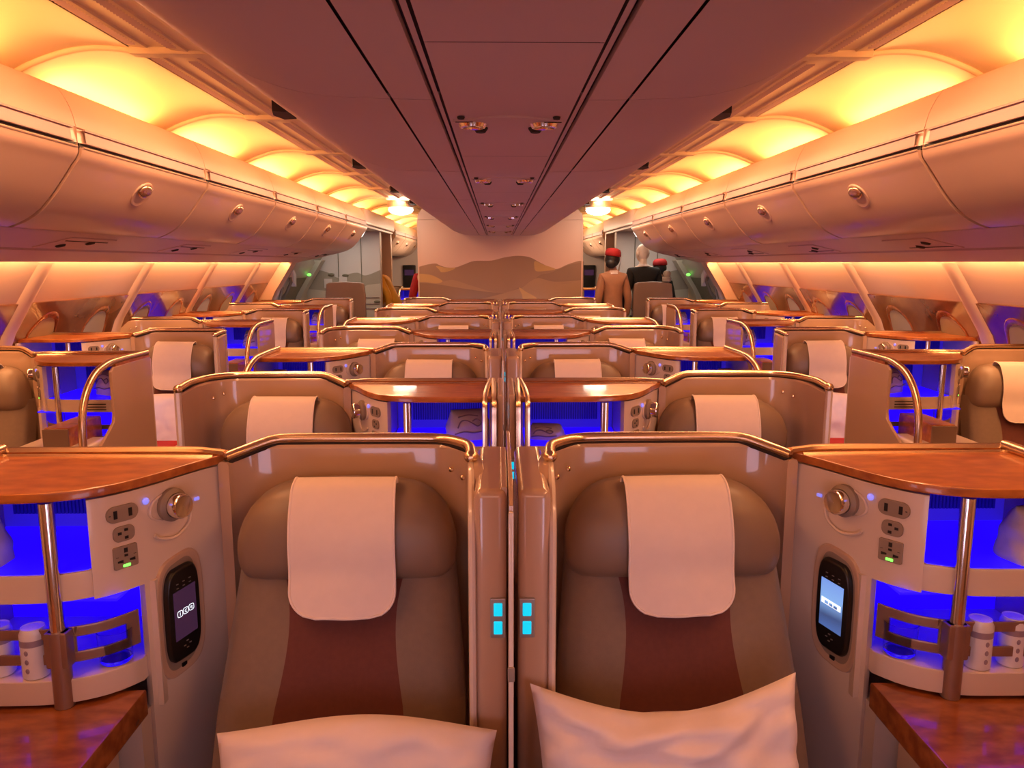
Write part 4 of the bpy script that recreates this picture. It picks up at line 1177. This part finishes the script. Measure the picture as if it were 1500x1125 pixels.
# second red cap behind
t, hc_, k, B = person('person in black with a dark red cap, half hidden behind the black-suited person', (2.25, 10.95, 0), -.6, 1.63, 'skin', 'black_cloth', 'black_cloth', .05)
hat(t, hc_, k, -.2, -.05)
# left: passenger in yellow bending, passenger in red
t, hc_, k, B = person('person in a yellow shirt bending over in the left aisle doorway', (-1.62, 12.15, 0), 1.5, 1.74, 'skin_brown', 'yellow_cloth', 'black_cloth', .52,
    rarm=((.27, .1, 1.18), (.22, .30, 1.10)))
m = MB(Matrix.Translation(hc_) @ Matrix.Scale(k, 4)); m.ball((0, -.01, .02), .085, .10, .105, 16, 10); link('hair', m.mesh('hair', ['hair']), t)
t, hc_, k, B = person('person in a bright red top partly hidden behind the mural wall', (-1.0, 11.0, 0), .2, 1.74, 'skin', 'red_cloth', 'red_cloth', .05)
m = MB(Matrix.Translation(hc_) @ Matrix.Scale(k, 4)); m.ball((0, -.015, .01), .085, .10, .11, 16, 10); link('hair', m.mesh('hair', ['hair']), t)
# white flask standing by the right door
m = MB(); m.lathe([(.001, 0), (.055, 0), (.06, .01), (.06, .05), (.042, .065), (.05, .085), (.052, .11), (.038, .135), (.001, .145)], n=20)
tag(link('flask', m.mesh('flask', ['mon_dune']), None, (2.20, 10.185, 1.362)), 'small white flask on top of the right attendant seat back', 'flask')

# far cabin seats and screens seen through the doorways
for s in (-1, 1):
    t = thing('seat_monitor', 'dark seat monitor on the far wall beyond the %s aisle' % SIDE[s], 'screen', (s * 1.93 + (0 if s < 0 else .02), YEND - .04, 1.40))
    link('frame', MB().box(-.14, .14, -.03, .03, -.32, .16, .02).mesh('frame', ['black']), t)
    link('display', MB().box(-.10, .10, -.034, -.03, -.06, .06, .002).mesh('display', ['screen_dark']), t)
    k = ('A', s)
    c = copy_tree(SEATM[k][1]); c.location = (s * .60, 14.2, 0); c['label'] = 'blue-lit console in the far cabin, seen through the %s doorway' % SIDE[s]; c['group'] = 'consoles in the far cabin'
    k = ('T', s)
    c = copy_tree(SEATM[k][0]); c.location = (s * 1.79, 14.6, 0); c['label'] = 'beige seat in the far cabin, seen through the %s doorway' % SIDE[s]; c['group'] = 'seats in the far cabin'

# ================================================================== LIGHT
def area(name, loc, rot, sx, sy, e, col, spread=180):
    l = bpy.data.lights.new(name, 'AREA'); l.shape = 'RECTANGLE'; l.size = sx; l.size_y = sy; l.energy = e; l.color = col; l.spread = math.radians(spread)
    o = bpy.data.objects.new(name, l); COL.objects.link(o); o.location = loc; o.rotation_euler = rot; return o
def aim(o, tgt):
    d = Vector(tgt) - o.location; o.rotation_euler = d.to_track_quat('-Z', 'Y').to_euler()
AMB = (1.0, .43, .115)
for s in (-1, 1):
    for k in range(-2, 11):
        y = P0 + PT * (k + .5)
        if y > YEND - .5: break
        o = area('cove_lamp', (s * 1.895, y, 2.266), (0, 0, 0), .9, .03, 8.5, AMB)
        # local -Z must look inward and up: build from axes
        zdir = -Vector((-s * .85, 0, .55)).normalized(); xdir = Vector((0, 1, 0)); ydir = zdir.cross(xdir)
        o.rotation_euler = Matrix((xdir, ydir, zdir)).transposed().to_euler()
    for k in range(-1, 6):
        y = P0 + PT * (k + .5)
        o = area('wall_wash', (s * 2.60, y, 1.655), (0, 0, 0), 1.3, .03, 11, (1.0, .44, .16))
        zdir = -Vector((s * .25, 0, -1)).normalized(); xdir = Vector((0, 1, 0)); ydir = zdir.cross(xdir)
        o.rotation_euler = Matrix((xdir, ydir, zdir)).transposed().to_euler()
    # fill lights added below the band to brighten the seats
    for k in range(-1, 6):
        y = P0 + PT * (k + .5)
        o = area('seat_fill', (s * 1.22, y, 2.36), (0, 0, 0), 1.0, .12, 12.5, (1.0, .46, .21))
        zdir = -Vector((s * .25, 0, -1)).normalized(); xdir = Vector((0, 1, 0)); ydir = zdir.cross(xdir)
        o.rotation_euler = Matrix((xdir, ydir, zdir)).transposed().to_euler()
    o = area('door_lamp', (s * 2.1, 10.9, 2.04), (0, 0, 0), .8, .5, 7, (1.0, .92, .78))
    o = area('far_fill', (s * .8, 14.4, 2.1), (0, 0, 0), 2, .3, 40, (1.0, .66, .42)); aim(o, (s * 2.0, 14.4, 1.7))  # second one: fill added to brighten the far bins and corner posts
o = area('fill_behind', (0, -1.2, 1.55), (0, 0, 0), 2.6, .5, 12, (1.0, .54, .46)); aim(o, (0, 4, 1.2))  # soft fill added behind the camera, no fixture there

w = bpy.data.worlds.new('world'); sc.world = w; w.use_nodes = True
w.node_tree.nodes['Background'].inputs[0].default_value = (.5, .3, .25, 1); w.node_tree.nodes['Background'].inputs[1].default_value = .1

# ================================================================== CAMERA
f = 1127.0
th = math.atan(177 / f); yaw = math.atan(21 / f)
fw = Vector((math.sin(yaw) * math.cos(th), math.cos(yaw) * math.cos(th), -math.sin(th)))
cam = bpy.data.cameras.new('camera'); co = bpy.data.objects.new('camera', cam); COL.objects.link(co)
co.location = (-.029, 0, 1.6); co.rotation_euler = fw.to_track_quat('-Z', 'Y').to_euler()
cam.sensor_width = 36; cam.lens = f / 1500 * 36; cam.clip_start = .02
sc.camera = co
sc.view_settings.view_transform = 'Standard'
sc.view_settings.exposure = 0.0
cy = sc.cycles
cy.use_denoising = True
cy.max_bounces = 7; cy.diffuse_bounces = 4; cy.glossy_bounces = 3; cy.transmission_bounces = 4
cy.caustics_reflective = False; cy.caustics_refractive = False
cy.sample_clamp_indirect = 4
